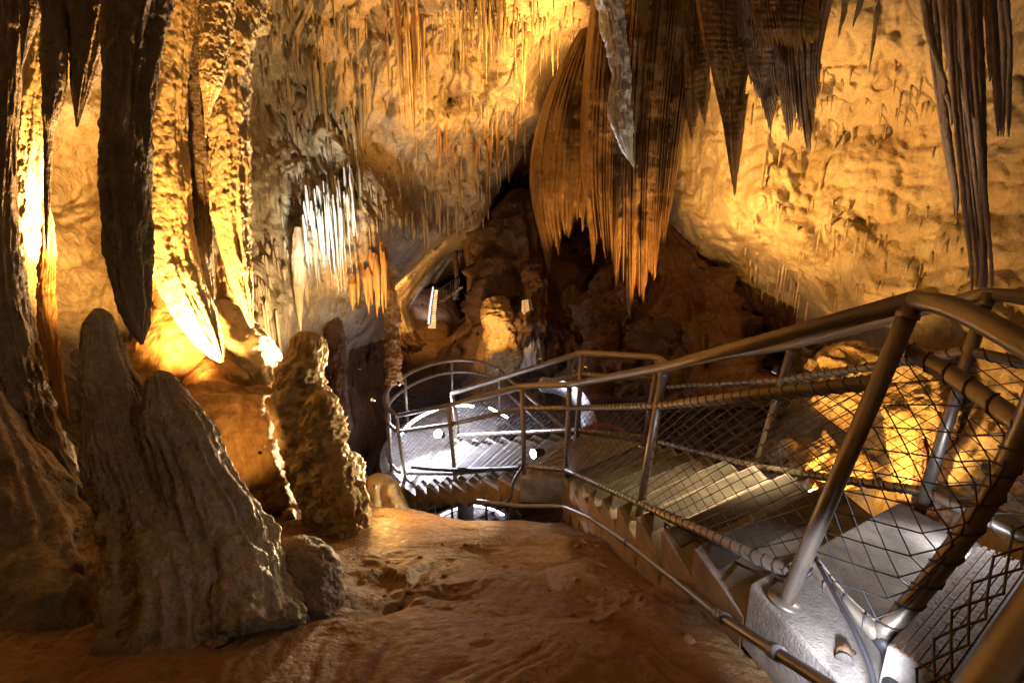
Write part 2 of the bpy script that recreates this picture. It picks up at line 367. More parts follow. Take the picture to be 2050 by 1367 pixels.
# ------------------------------------------------------------------ formations
SEED = [100]
def form_data(path, rings=170, seg=84, flute=.10, lump=.08, fine=.04, kf=2.2, lf=1.0, squash=1.0, stret=.35, band=0.0):
    SEED[0] += 1; s = SEED[0]
    A = np.array(path, float); C3 = P(A[:, 0], A[:, 1], A[:, 2]); rr = A[:, 3]/2*A[:, 2]/F/np.sqrt(1+((A[:, 0]-CU)/F)**2)
    q = catmull(np.hstack([C3, rr[:, None]]), rings); C = q[:, :3]; r = np.maximum(q[:, 3], .002)
    T, N, B = frames(C); th = np.linspace(0, 2*np.pi, seg, endpoint=False)
    ct, st = np.cos(th)[None, :, None], np.sin(th)[None, :, None]
    sl = np.concatenate([[0], np.cumsum(np.linalg.norm(np.diff(C, axis=0), axis=1))])
    base = C[:, None]+r[:, None, None]*(ct*N[:, None]+st*B[:, None])
    rm = r.max()
    qf = np.stack(np.broadcast_arrays(np.cos(th)[None]*kf, np.sin(th)[None]*kf, (sl/rm*stret)[:, None]), -1)
    k = 1+flute*1.3*(ridge(qf+s*1.3, 3, s)-.75)+lump*fbm(base/rm*lf, 3, s+5)*1.2
    k = k+fine*fbm(base/rm*6, 3, s+9)
    if band: k = k+band*np.abs(np.sin(sl/rm*6+2*noise(base[:, :1]/rm, s)[:, 0]))[:, None]
    V = C[:, None]+(r[:, None]*k)[..., None]*(squash*ct*N[:, None]+st*B[:, None])
    n = rings*seg; V = np.vstack([V.reshape(-1, 3), C[0], C[-1]]); j = np.arange(seg); j2 = (j+1) % seg
    tr = np.vstack([np.stack([j2, j, np.full(seg, n)], 1), np.stack([(rings-1)*seg+j, (rings-1)*seg+j2, np.full(seg, n+1)], 1)])
    return V, grid_faces(rings, seg), tr
ORD = ['first','second','third','fourth','fifth','sixth','seventh','eighth','ninth','tenth','eleventh','twelfth','thirteenth','fourteenth','fifteenth','sixteenth','seventeenth','eighteenth','nineteenth','twentieth']
def form(name, path, mat, label=None, cat=None, group=None, parent=None, **k):
    V, Fq, T = form_data(path, **k); o = mesh_obj(name, V, Fq, M[mat], parent, True, T)
    return tag(o, label, cat, group)

# --- left group
form('flowstone_column', [(28,-60,3.1,70),(22,100,3.1,52),(14,300,3.1,42),(8,480,3.1,62),(30,680,3.05,86),(72,850,3.0,96),(135,985,2.95,84),(215,1088,2.9,36),(235,1105,2.9,8)], 'dark',
     'brown column hugging the left edge that sweeps down to the dark floor', 'column', flute=.16, lump=.05, seg=100, rings=240)
form('rock_buttress', [(-60,650,3.0,60),(-30,800,2.9,130),(20,950,2.8,200),(60,1100,2.65,330),(60,1250,2.4,460),(40,1420,2.2,600)], 'dark',
     'shadowed rock buttress filling the bottom left corner', 'rock', flute=.1, lump=.14, seg=110)
form('flowstone_column', [(100,-60,3.7,56),(84,60,3.7,54),(66,200,3.7,64),(56,350,3.7,72),(46,480,3.7,62),(52,600,3.7,40),(66,690,3.7,20),(72,722,3.7,5)], 'goldcol',
     'dazzling yellow knobbly column between the left edge and the dark stalactites', 'column', flute=.1, lump=.08, fine=.08, seg=100, rings=240)
form('dark_stalactite', [(70,-80,3.0,70),(62,20,3.0,46),(52,80,3.0,22),(44,132,3.0,4)], 'dark', 'short dark pointed stalactite in the top left corner', 'stalactite')
form('dark_stalactite', [(112,-60,3.0,70),(108,60,3.0,60),(108,160,3.0,50),(102,230,3.0,36),(97,275,3.05,20),(95,380,3.1,16),(92,500,3.1,4)], 'dark',
     'narrow dark stalactite with a long thin tail beside the dazzling yellow column', 'stalactite', fine=.08)
form('dark_stalactite', [(185,-60,3.1,110),(180,20,3.1,96),(170,100,3.1,74),(163,170,3.1,44),(157,220,3.1,20),(154,256,3.1,4)], 'dark',
     'broad dark spearhead stalactite hanging before the glowing back wall', 'stalactite', flute=.14)
form('drapery', [(85,370,3.9,26),(92,480,3.9,44),(88,600,3.9,56),(100,690,3.9,48),(120,780,3.9,26),(138,842,3.9,4)], 'orange',
     'yellow blade of drapery tapering to a point low at the left', 'drapery', squash=.5, flute=.18)
form('hanging_column', [(290,-70,3.0,150),(280,0,3.0,124),(266,100,3.0,106),(257,230,3.0,98),(254,350,3.0,100),(259,480,3.0,94),(266,570,3.0,78),(275,640,3.0,50),(284,690,3.0,6)], 'dark',
     'huge dark grey hanging column silhouetted against the golden columns', 'column', flute=.18, lump=.06, fine=.05, seg=130, rings=280, kf=2.0)
form('hanging_column', [(345,-70,4.3,130),(340,20,4.3,104),(332,150,4.3,84),(330,300,4.3,92),(335,420,4.3,100),(348,520,4.3,98),(372,590,4.3,94),(403,650,4.3,76),(430,700,4.3,40),(444,724,4.3,10)], 'goldcol',
     'broad golden hanging column glowing white at its foot', 'column', flute=.13, lump=.05, fine=.04, seg=130, rings=280)
form('stalactite', [(388,-70,4.6,60),(392,100,4.6,44),(398,260,4.6,42),(402,400,4.6,44),(412,520,4.6,30),(428,600,4.6,5)], 'dark', 'slim dim brown stalactite between the two golden columns', 'stalactite', flute=.12)
form('stalactite', [(446,-60,4.2,76),(438,20,4.2,64),(430,100,4.2,58),(424,165,4.2,46),(418,205,4.2,22),(414,235,4.2,10),(412,275,4.2,3)], 'goldcol', 'gold knobbly stalactite overlapping the pale ribbed column, tip like a drip', 'stalactite', fine=.1)
form('hanging_column', [(478,-70,4.6,100),(470,40,4.6,84),(462,180,4.6,78),(460,320,4.6,78),(463,430,4.6,76),(472,510,4.6,62),(484,570,4.6,46),(496,620,4.6,24),(504,655,4.6,6)], 'goldcol',
     'pale gold ribbed hanging column next to the grey stalactite wall', 'column', flute=.13, fine=.06, seg=120, rings=260)
form('drip_knobs', [(515,-60,4.9,70),(520,10,4.9,50),(516,45,4.9,44),(505,72,4.9,22),(500,95,4.9,5)], 'gold', 'lumpy gold drip knob at the top of the grey stalactite wall', 'stalactite', lump=.25)
form('stalagmite', [(400,548,4.9,18),(403,575,4.9,48),(408,620,4.9,60),(414,670,4.9,66),(425,730,4.9,80)], 'cream', 'cream lumpy stalagmite right of the glowing column foot', 'stalagmite', lump=.16, rings=110)
form('stalagmite', [(440,508,5.2,12),(448,540,5.2,36),(458,600,5.2,48),(468,650,5.2,60),(480,720,5.2,70)], 'orange', 'slender orange stalagmite behind the cream one', 'stalagmite', lump=.14, rings=110)
form('flowstone_ramp', [(440,610,4.95,40),(470,660,4.9,96),(505,720,4.85,110),(535,790,4.8,80),(550,850,4.8,60)], 'cream', 'cream flowstone ramp spilling down to the right of the golden columns', 'flowstone', lump=.16, flute=.08)
form('flowstone_bank', [(330,560,4.7,90),(345,640,4.65,150),(360,720,4.6,200),(340,860,4.6,240),(320,1000,4.4,260)], 'amber', 'smooth amber flowstone bank below the glowing golden column', 'flowstone', lump=.07, flute=.05, rings=150)
form('flowstone_mound', [(470,738,4.5,60),(460,752,4.5,150),(455,790,4.5,196),(455,850,4.45,206),(460,920,4.4,210),(470,1000,4.4,250),(480,1060,4.3,250)], 'amber', 'rounded amber flowstone mound with a dark base behind the twin stalagmites', 'flowstone', lump=.1, flute=.05)
form('twin_stalagmite_spire', [(196,618,2.7,20),(200,640,2.7,62),(206,700,2.7,88),(222,790,2.65,128),(256,900,2.6,165),(300,1010,2.55,210),(345,1110,2.45,260),(375,1220,2.3,310),(380,1330,2.2,380)], 'twin',
     'tall dark leaning stalagmite spire, left and higher of the pair', 'stalagmite', flute=.08, lump=.09, fine=.045, kf=3.0, lf=1.4, band=.02, seg=200, rings=300)
form('twin_stalagmite_spire', [(314,742,2.6,16),(320,762,2.6,70),(346,850,2.58,126),(384,940,2.55,150),(422,1030,2.5,184),(455,1110,2.45,216),(475,1190,2.35,240),(480,1300,2.2,300)], 'twin',
     'shorter dark leaning stalagmite spire with a rounded top, right of the pair', 'stalagmite', flute=.08, lump=.09, fine=.045, kf=3.0, lf=1.4, band=.02, seg=200, rings=300)
form('boulder', [(560,1085,2.75,20),(580,1110,2.72,110),(605,1150,2.65,150),(615,1200,2.55,150),(610,1260,2.4,120)], 'dark', 'dark rounded boulder at the right foot of the twin stalagmites', 'rock', lump=.1, flute=.03, rings=100)
form('boulder', [(520,1150,2.6,20),(525,1172,2.58,110),(530,1205,2.5,170),(530,1250,2.4,190),(520,1310,2.3,200)], 'twin', 'low dark swelling of rock between the twin spires and the rounded boulder', 'rock', lump=.12, flute=.03, rings=90)
form('boulder', [(240,1128,2.5,14),(240,1140,2.5,42),(242,1160,2.48,52),(245,1200,2.4,50)], 'dark', 'small dark knob of rock left of the twin stalagmites', 'rock', lump=.1, rings=60, seg=50)
form('rock_outcrop', [(190,1005,3.5,30),(205,1030,3.5,70),(215,1070,3.4,90),(230,1120,3.3,90)], 'amber', 'amber knob of rock tucked behind the twin stalagmites', 'rock', lump=.14, rings=60, seg=50)
form('stalagmite', [(611,664,4.4,34),(612,680,4.4,64),(610,720,4.4,82),(604,770,4.4,108),(612,830,4.38,122),(632,900,4.35,132),(656,960,4.3,138),(676,1020,4.25,124),(690,1075,4.2,110)], 'goldcol',
     'stout stalagmite lit bright on its right side beside the flowstone floor', 'stalagmite', flute=.05, lump=.17, fine=.07, lf=1.6, seg=150, rings=260, stret=1.0)
form('stalagmite_boss', [(634,786,4.22,16),(640,802,4.2,64),(640,840,4.2,84),(650,890,4.18,90),(668,950,4.15,92),(690,1010,4.12,84),(704,1066,4.1,70)], 'goldcol',
     'rounded boss growing on the front of the brightly lit stalagmite', 'stalagmite', lump=.15, fine=.08, lf=1.6, stret=1.0)
for k, (u, v, w_) in enumerate([(570,770,40),(562,815,44),(572,860,40),(583,905,38),(590,950,36)]):
    form('calcite_knob', [(u-4,v-w_*.55,4.25,6),(u-2,v-w_*.35,4.25,w_*.75),(u,v,4.25,w_),(u+2,v+w_*.35,4.25,w_*.75),(u+4,v+w_*.55,4.25,6)], 'gold',
         'rounded calcite knob, '+ORD[k]+' from the top on the left flank of the lit stalagmite', 'calcite knob', 'knobs on the flank of the lit stalagmite', rings=40, seg=40)
form('stalagmite', [(768,952,5.6,24),(765,965,5.6,64),(766,1000,5.55,84),(775,1040,5.5,100),(785,1100,5.4,120)], 'cream', 'pale rounded stalagmite half hidden behind the floor ledge', 'stalagmite', lump=.14, rings=100)
form('stalagmite', [(738,955,5.8,16),(735,975,5.8,50),(735,1030,5.7,66),(735,1090,5.6,80)], 'cream', 'low pale stalagmite just right of the lit stalagmite foot', 'stalagmite', lump=.14, rings=80)
for k,(u,v,w_,d) in enumerate([(520,1000,40,4.5),(545,990,34,4.7),(500,1040,30,4.2),(575,1035,36,4.2),(560,1010,26,4.5),(648,1085,16,3.9),(330,1080,40,3.5)]):
    form('loose_stone', [(u-w_*.3,v-w_*.35,d,4),(u-w_*.15,v-w_*.2,d,w_*.8),(u,v,d,w_),(u+w_*.2,v+w_*.3,d,w_*.7),(u+w_*.25,v+w_*.45,d,4)], 'amber',
         ['largest loose stone right of the amber mound','loose stone upper right beside the amber mound','loose stone lying lowest by the amber mound','loose stone against the lit stalagmite','smallest loose stone behind the others','tiny whitish stone on the floor before the lit stalagmite','loose stone left in the shadow behind the twin stalagmites'][k], 'stone', 'loose stones on the ledge', rings=24, seg=24, lump=.2)
for k in range(30):
    x, y = random.gauss(-.55, .35), random.gauss(2.75, .45)
    if k > 18: x, y = random.uniform(.2, 1.0), random.uniform(1.6, 3.4)
    z = float(floor_z(np.array([[x]]), np.array([[y]]))[0, 0]); r_ = random.uniform(.008, .026)
    a_ = np.linspace(0, np.pi, 7); th_ = np.linspace(0, 2*np.pi, 9, endpoint=False)
    sp_ = np.stack([np.sin(a_)[:, None]*np.cos(th_), np.sin(a_)[:, None]*np.sin(th_), np.cos(a_)[:, None]*np.ones(9)*.6], -1).reshape(-1, 3)
    sp_ = sp_*(1+.5*noise(sp_*1.5+k*7, 5))[:, None]*r_*np.array([1, random.uniform(.6, 1), 1])+np.array([x, y, z+r_*.2])
    tag(mesh_obj('pebble', sp_, grid_faces(7, 9), M['amber'], None, True), 'small pebble lying on the wet flowstone floor', 'pebble', 'pebbles on the wet floor')
# --- middle and far
form('banded_column', [(778,540,9.0,26),(782,590,9.0,22),(786,640,9.0,26),(787,700,9.0,30),(788,770,9.0,34)], 'orange', 'thin banded orange column below the orange stalactites', 'column', band=.04, lump=.3, fine=.1)
form('rock_pillar', [(672,600,8.3,10),(666,640,8.2,40),(664,690,8.2,54),(668,760,8.2,50),(672,860,8.2,60)], 'red', 'dim brown rock pillar behind the lit stalagmite', 'rock', lump=.16)
form('slim_column', [(908,480,15,18),(912,530,15,10),(915,560,15,10),(914,600,15,16)], 'red', 'far slim column standing in the back passage', 'column', lump=.15, rings=60, seg=30)
form('slim_column', [(938,470,14,30),(942,540,14,16),(943,600,14,18),(945,650,14,30)], 'red', 'far dark column right of the lit passage', 'column', lump=.15, rings=60, seg=30)
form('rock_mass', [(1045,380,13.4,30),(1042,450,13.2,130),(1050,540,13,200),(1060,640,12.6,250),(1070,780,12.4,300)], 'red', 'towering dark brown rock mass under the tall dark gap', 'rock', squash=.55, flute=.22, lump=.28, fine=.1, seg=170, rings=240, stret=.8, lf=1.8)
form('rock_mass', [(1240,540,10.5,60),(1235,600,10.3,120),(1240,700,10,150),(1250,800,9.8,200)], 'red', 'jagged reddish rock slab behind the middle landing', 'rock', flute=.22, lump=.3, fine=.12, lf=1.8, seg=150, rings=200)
form('rock_mass', [(1330,450,9.9,20),(1365,550,9.6,130),(1400,640,9.3,230),(1420,820,9,280)], 'red', 'dark slab added as the wall shadow right of the drapery tips', 'rock', flute=.2, lump=.3, fine=.12, lf=1.8, stret=.7, squash=.5, seg=170, rings=220)  # added slab; shape and dark colour stand in for shadow across the wall
form('flowstone_ridge', [(1140,560,12.2,20),(1135,600,12.1,50),(1130,680,12,90),(1125,780,11.8,130)], 'dark', 'grey flowstone ridge descending between the brown rocks', 'flowstone', lump=.2, flute=.14)
form('stalagmite', [(980,668,12.2,20),(982,682,12.2,66),(984,710,12.2,96),(985,760,12.1,120),(985,840,12,150)], 'amber', 'wide domed stalagmite behind the curved platform railing', 'stalagmite', lump=.08, flute=.04, rings=90)
form('flowstone_column', [(1055,600,11.2,20),(1062,650,11.2,30),(1066,690,11.2,38),(1068,740,11.1,50)], 'white', 'pale violet-white flowstone streak behind the railing', 'flowstone', flute=.16)
form('rock_spur', [(985,600,11.6,40),(1000,640,11.5,70),(1005,690,11.4,70),(1015,750,11.3,60)], 'gold', 'craggy spur of rock glowing beside the small lamp', 'rock', lump=.25, fine=.1)
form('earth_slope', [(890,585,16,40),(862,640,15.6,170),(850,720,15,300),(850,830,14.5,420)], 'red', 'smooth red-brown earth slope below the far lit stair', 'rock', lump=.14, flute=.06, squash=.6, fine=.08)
# --- grotto at right
form('flowstone_drape', [(1660,700,6.4,60),(1690,745,6.4,150),(1680,790,6.3,130),(1690,840,6.3,50),(1694,862,6.3,8)], 'gold', 'lit golden overhang seen through the near mesh', 'flowstone', lump=.22, fine=.1)
form('coral_clump', [(1575,880,6.2,20),(1585,905,6.2,80),(1620,940,6.1,150),(1650,985,6.0,200)], 'gold', 'glowing orange clump of cave coral seen through the near mesh', 'rock', lump=.3, fine=.16)
form('coral_clump', [(1650,862,6.3,8),(1655,890,6.3,36),(1662,930,6.2,60),(1670,980,6.1,90)], 'gold', 'pointed glowing coral knob right of the orange clump', 'rock', lump=.3, fine=.16)
form('flowstone_drape', [(1800,700,5.6,60),(1840,760,5.6,150),(1850,850,5.5,170),(1840,930,5.4,120),(1835,1010,5.3,80)], 'gold', 'lit golden flowstone bulge behind the near post', 'flowstone', lump=.14, fine=.06)
form('stalagmite', [(1848,878,5.0,8),(1848,900,5.0,24),(1846,950,5.0,34),(1845,1010,4.9,44)], 'red', 'small dark stalagmite silhouetted on the golden bulge', 'stalagmite', rings=60, seg=40)

# --- draperies (closed, fluted curtains of calcite)
def curtain(name, top, mid, bot, d, th, mat, label, ribs=14, jag=14, seg=260, rings=150, amp=.25, dshift=0.0, group=None, ripple=.012):
    SEED[0] += 1; sd = SEED[0]
    ph = np.linspace(0, 2*np.pi, seg, endpoint=False); s = .5-.5*np.cos(ph); side = np.sin(ph)
    def poly(pl):
        pl = np.array(pl, float); x = np.linspace(0, 1, len(pl)); return np.stack([np.interp(s, x, pl[:, 0]), np.interp(s, x, pl[:, 1])], 1)
    Tt, Mm, Bb = poly(top), poly(mid), poly(bot)
    wob = noise(np.stack([s*ribs*.6, s*0+sd, s*0], 1), sd)*.8+noise(np.stack([s*ribs*.17, s*0+sd, s*0], 1), sd+1)*3.5
    rp = np.abs(np.sin(np.pi*(s*ribs+wob)))
    Bb = Bb+np.stack([s*0, (rp-.5)*jag*(1+.8*noise(np.stack([s*ribs*.5, s*0, s*0+sd], 1), 4))], 1)
    t = np.linspace(0, 1, rings)[:, None, None]
    Q = Tt*(1-t)*(1-2*t)+4*Mm*t*(1-t)+Bb*t*(2*t-1); t2 = t[..., 0]
    taper = np.sqrt(np.clip(1-t2**6, 0, 1))
    depth = d+dshift*t2-side[None]*th*taper
    am = .35+.9*np.clip(.5+noise(np.stack(np.broadcast_arrays(s[None]*ribs*.45, t2*2.5, s[None]*0+sd), -1), sd+7), 0, 1.3)
    rib = ((rp[None]-.5)+1.1*(np.abs(noise(np.stack(np.broadcast_arrays(s[None]*ribs*.3, t2*.8, s[None]*0+sd), -1), sd+8))-.2))*am*amp*th*np.sign(side)[None]*np.minimum(1, np.abs(side))[None]*taper*(.5+.5*t2)
    q3 = np.stack(np.broadcast_arrays(Q[..., 0]/60, Q[..., 1]/60, side[None]*1.0), -1)
    fine = .05*th*fbm(q3*3, 3, sd)+.38*th*fbm(q3*np.array([.9, .3, 1.0]), 3, sd+3)
    rip = ripple*np.abs(np.sin(Q[..., 1]/4+2.5*noise(q3*.8, sd+6)))*(.3+.7*t2)
    depth = depth-rib-fine*taper*np.abs(side)[None]-rip*np.maximum(side, 0)[None]*taper
    V = P(Q[..., 0], Q[..., 1], depth)
    c0 = V[0].mean(0)
    V = V.reshape(-1, 3); n = len(V); V = np.vstack([V, c0]); j = np.arange(seg)
    o = mesh_obj(name, V, grid_faces(rings, seg), M[mat], None, True, np.stack([(j+1) % seg, j, np.full(seg, n)], 1))
    return tag(o, label, 'drapery', group)
curtain('drapery', [(1160,60),(1185,50),(1215,60)], [(1066,290),(1095,280),(1130,280),(1165,290),(1200,300)], [(1088,470),(1099,540),(1107,480),(1118,500),(1126,455),(1140,470),(1150,425),(1165,452),(1195,430)], 6.5, .28, 'curtain',
        'ribbed brown drapery hanging at the left of the big central curtain', ribs=21, jag=22, ripple=.006)
curtain('drapery', [(1195,-90),(1290,-90),(1420,-90)], [(1162,235),(1230,240),(1300,250),(1376,230)], [(1174,400),(1187,525),(1200,455),(1212,500),(1222,490),(1232,570),(1242,530),(1262,632),(1272,570),(1288,605),(1298,540),(1312,560),(1320,470),(1332,480),(1350,370)], 6.0, .42, 'curtain',
        'huge central fluted drapery ending in lit orange spikes', ribs=38, jag=26, ripple=.007, seg=520, rings=240, amp=.24, dshift=.1)
curtain('drapery', [(1330,-90),(1400,-90),(1480,-90)], [(1360,90),(1395,100),(1430,90)], [(1368,200),(1386,280),(1400,215),(1412,250),(1424,170)], 5.9, .25, 'curtain', 'dark narrow drapery behind the right edge of the central curtain', ribs=13, jag=16)
curtain('drapery', [(1390,-90),(1460,-90),(1560,-90)], [(1425,150),(1455,160),(1500,140)], [(1440,190),(1458,320),(1471,394),(1482,320),(1500,180)], 5.5, .24, 'curtain', 'dark drapery with one long spear tip in front of the lit wall', ribs=13, jag=16)
curtain('drapery', [(1380,-90),(1440,-90),(1500,-90)], [(1400,50),(1440,50),(1475,50)], [(1412,90),(1432,150),(1450,197),(1464,150),(1480,80)], 5.2, .2, 'curtain', 'short brown drapery above the long spear tip', ribs=11, jag=16)
curtain('drapery', [(1450,-90),(1520,-90),(1600,-90)], [(1485,90),(1525,110),(1560,90)], [(1500,150),(1520,190),(1543,264),(1556,200),(1570,120)], 5.35, .24, 'mauve', 'left lobe of the mauve-grey draperies above the golden right wall', ribs=13, jag=20, amp=.4, ripple=.006)
curtain('drapery', [(1530,-90),(1590,-90),(1690,-90)], [(1545,90),(1590,110),(1650,80)], [(1556,170),(1577,280),(1594,225),(1620,310),(1632,220),(1646,120)], 5.25, .26, 'mauve', 'right lobe of the mauve-grey draperies, with the lowest grey tip', ribs=15, jag=24, amp=.4, ripple=.006)
curtain('drapery', [(1480,-90),(1560,-90),(1680,-90)], [(1500,10),(1560,20),(1640,0)], [(1512,60),(1540,90),(1575,80),(1600,100),(1650,40)], 5.0, .22, 'curtain', 'ragged brown drapery across the root of the mauve-grey ones', ribs=16, jag=24)
form('white_stalactite', [(1208,-80,4.9,70),(1218,0,4.9,50),(1232,80,4.9,42),(1244,150,4.9,36),(1240,200,4.9,40),(1244,250,4.9,42),(1253,290,4.9,28),(1262,315,4.9,12),(1269,334,4.9,3)], 'white',
     'bluish white twisted stalactite hanging in front of the brown drapery', 'stalactite', flute=.15, lump=.14, lf=1.5, seg=90, rings=220, stret=.6)

form('stalactite', [(596,455,6.3,14),(597,500,6.3,24),(598,550,6.3,26),(599,600,6.3,17),(601,640,6.3,8),(602,662,6.3,3)], 'cream', 'peach stalactite cone pointing straight down at the lit stalagmite', 'stalactite', rings=90, seg=40)
# --- stalactites, one by one
def stal_mesh(name, mat, seed, seg=14, rings=22, knob=.12):
    t = np.linspace(0, 1, rings); th = np.linspace(0, 2*np.pi, seg, endpoint=False)
    r = (1-t)**.75*(.35+.65*sstep(0, .25, t))*(1+knob*noise(np.stack([t*9, t*0+seed, t*0], 1), seed))*.6; r[-1] = .01
    k = 1+.22*noise(np.stack(np.broadcast_arrays(np.cos(th)[None]*1.6, np.sin(th)[None]*1.6, t[:, None]*3+seed), -1), seed)
    bx = .25*noise(np.stack([t*2.2, t*0, t*0+seed], 1), seed+1)*t; by = .25*noise(np.stack([t*2.2, t*0, t*0+seed], 1), seed+2)*t
    V = np.stack([(r[:, None]*k)*np.cos(th)+bx[:, None], (r[:, None]*k)*np.sin(th)+by[:, None], np.broadcast_to(-t[:, None], (rings, seg))], -1)
    me = mesh_obj(name, V.reshape(-1, 3), grid_faces(rings, seg), M[mat]); d = me.data; bpy.data.objects.remove(me); return d
TM = {m: [stal_mesh('stalactite_mesh', m, 3+k) for k in range(4)] for m in ('white', 'cream', 'orange', 'gold', 'curtain', 'mauve', 'dark', 'wall')}
TM['amber2'] = TM['orange']
NST = [0]
def hang(u, v, d, lpx, wpx, mat, label, group, name='stalactite'):
    o = bpy.data.objects.new(name, random.choice(TM[mat])); COL.objects.link(o)
    o.location = P(u, v, d); wd = wpx*d/F/math.sqrt(1+((u-CU)/F)**2); o.scale = (wd, wd, lpx*d/F/.95); o.rotation_euler = (random.gauss(0, .02), random.gauss(0, .02), random.uniform(0, 6.28))
    NST[0] += 1; return tag(o, label, 'stalactite', group)
def cluster(poly, n, lr, wr, mat, label, group, inset=.06, name='stalactite', dz=None):
    "hang n stalactites with roots spread along a band of the cavern wall"
    for k in range(n):
        (u0, v0), (u1, v1) = poly[0], poly[1]; t = (k+random.uniform(.1, .9))/n
        pts = np.array(poly, float); s = t*(len(pts)-1); i = min(int(s), len(pts)-2); f = s-i
        u, v = pts[i]*(1-f)+pts[i+1]*f; u += random.gauss(0, 8); v += random.gauss(0, 20)
        d = shell_point(u, v)-inset
        L = random.uniform(*lr)*random.choice((.6, 1, 1, 1.2)); hang(u, v-8, d, L, random.uniform(*wr), mat, label, group, name)
WL = 'spike in the brilliant white cluster of stalactites on the left wall'; WG = 'brilliant white stalactites'
for k in range(84):
    t = random.random()**.9; u = 612+t*94+random.gauss(0, 4); v = 415-t*45+random.uniform(-45, 35)
    tip = 470+120*random.random()*(1-.4*abs(t-.6)) if k % 3 else random.uniform(430, 480)
    hang(u, v, shell_point(u, v)-random.uniform(.0, .3), max(30, tip-v), random.choice((3.5, 5, 6, 8, 11)), 'white', WL, WG)
cluster([(530,520),(570,510),(600,520),(640,490)], 26, (40,130), (6,12), 'cream', 'peach stalactite in the row under the white cluster', 'peach stalactites under the white cluster', dz=6.3)
cluster([(500,560),(530,590),(552,600)], 14, (60,130), (6,10), 'cream', 'thin peach straw beside the cream flowstone ramp', 'straws beside the cream ramp', dz=6.0)
for k in range(34):
    t = random.random(); u = 700+86*t; v = 560-75*t+random.uniform(-25, 25); tip = min(635, v+40+90*t*random.uniform(.5, 1.1))
    hang(u, v, 7.6+random.uniform(-.2, .2), tip-v, random.choice((7, 9, 13, 16)), 'orange', 'glowing orange spike in the fan above the banded column', 'orange spikes above the banded column')
for k in range(26):
    t = random.random(); u = 766+84*t; tip = random.choice((110, 150, 190, 250)) if t > .3 else random.choice((100, 180, 400 if k < 8 else 160))
    v = random.uniform(-30, 70); hang(u, v, 7.1+random.uniform(-.2, .2), max(50, tip-v), random.choice((4, 6, 8, 12)), random.choice(('cream', 'curtain', 'gold')), 'long straw in the tan sheaf left of the golden ceiling', 'straws of the tan sheaf')
for k in range(18):
    t = random.random(); u = 930+80*t; v = random.uniform(-30, 30); hang(u, v, 6.8, random.uniform(50, 130), random.choice((6, 8, 11)), 'gold', 'bright gold spike hanging from the top centre of the ceiling', 'bright gold ceiling spikes')
cluster([(640,120),(600,250),(560,160)], 16, (60,190), (7,13), 'wall', 'grey-tan stalactite on the big left wall', 'grey-tan stalactites on the left wall')
cluster([(620,200),(680,250),(720,200)], 9, (60,170), (7,12), 'wall', 'grey-tan stalactite on the big left wall', 'grey-tan stalactites on the left wall')
cluster([(880,40),(940,20),(1010,20),(1060,60),(1120,70)], 34, (30,110), (4,8), 'gold', 'golden straw under the bright ceiling', 'golden straws under the bright ceiling')
cluster([(860,270),(950,290),(1050,270)], 24, (30,90), (5,10), 'curtain', 'brown stalactite in the dim fringe across the arch', 'brown stalactites across the dim arch')
cluster([(780,430),(860,430),(950,400)], 20, (30,90), (5,9), 'gold', 'far stalactite over the lit passage', 'far stalactites over the passage')
cluster([(1240,560),(1265,585),(1290,575)], 6, (30,50), (3,4), 'gold', 'hair-thin straw at the tip of the central drapery', 'straws at the drapery tip', dz=5.9)
cluster([(1500,200),(1560,300),(1640,280),(1700,230)], 9, (40,110), (6,11), 'wall', 'tan stalactite high on the golden right wall', 'tan stalactites on the right wall')
cluster([(1640,470),(1700,470),(1760,500)], 7, (30,70), (5,9), 'wall', 'small pale rib on the lower golden wall', 'small ribs on the lower right wall')
cluster([(1560,540),(1580,545),(1625,580)], 8, (60,90), (5,9), 'mauve', 'thin brown stalactite just above the sloping handrail', 'thin stalactites above the handrail', dz=7.0)
cluster([(1640,-20),(1700,-20),(1800,-20)], 9, (40,110), (8,22), 'dark', 'dark stubby stalactite along the top edge right of centre', 'dark stubby stalactites along the top', dz=4.6)
# the big pipe-like group at right
for k in range(20):
    t = (k+.5)/20; u = 1850+t*175+random.uniform(-3, 3); L = random.choice((480, 520, 560, 575)) if .3 < t < .72 else random.choice((180, 240, 420) if t < .3 else (150, 200, 260))
    d = 3.2+.8*random.random(); b = (34 if t < .6 else 4)+random.uniform(-6, 6); w_ = random.uniform(11, 17)
    form('long_stalactite', [(u-14,-60,d,w_+6),(u,L*.3,d,w_),(u+b*.6,L*.7,d,w_*.95),(u+b,L*.93,d,w_*.7),(u+b,L+14,d,3)], 'mauve',
         ('long' if L > 400 else 'short')+' mauve-brown stalactite, '+ORD[k]+' from the left in the organ-pipe group', 'stalactite', 'organ-pipe stalactites at the right', rings=110, seg=26, flute=.08, lump=.1)
def straw_mass(name, areas, mat, label):
    items = []
    for (u0, v0, u1, v1, n, l0, l1, w0) in areas:
        for _ in range(n):
            u = random.uniform(u0, u1); v = random.uniform(v0, v1); d = shell_point(u, v)-.03; L = random.uniform(l0, l1)*d/F; r = w0*random.uniform(.6, 1.3)/2*d/F
            p = P(u, v, d); C = np.array([p+[0, 0, .03], p-[0, 0, L*.5], p-[0, 0, L]]); items.append(pipe_data(C, [r, r*.75, r*.1], 6))
    V, Fq, T = join_data(items); return tag(mesh_obj(name, V, Fq, M[mat], None, True, T), label, 'stalactites', None, 'stuff')
straw_mass('soda_straws', [(510,0,740,480,150,20,80,5),(860,0,1160,120,130,10,45,3.5),(780,120,1050,330,50,15,60,4),(740,330,1000,440,90,12,45,4)], 'wall', 'countless tiny stalactites and straws over the left wall and ceiling')
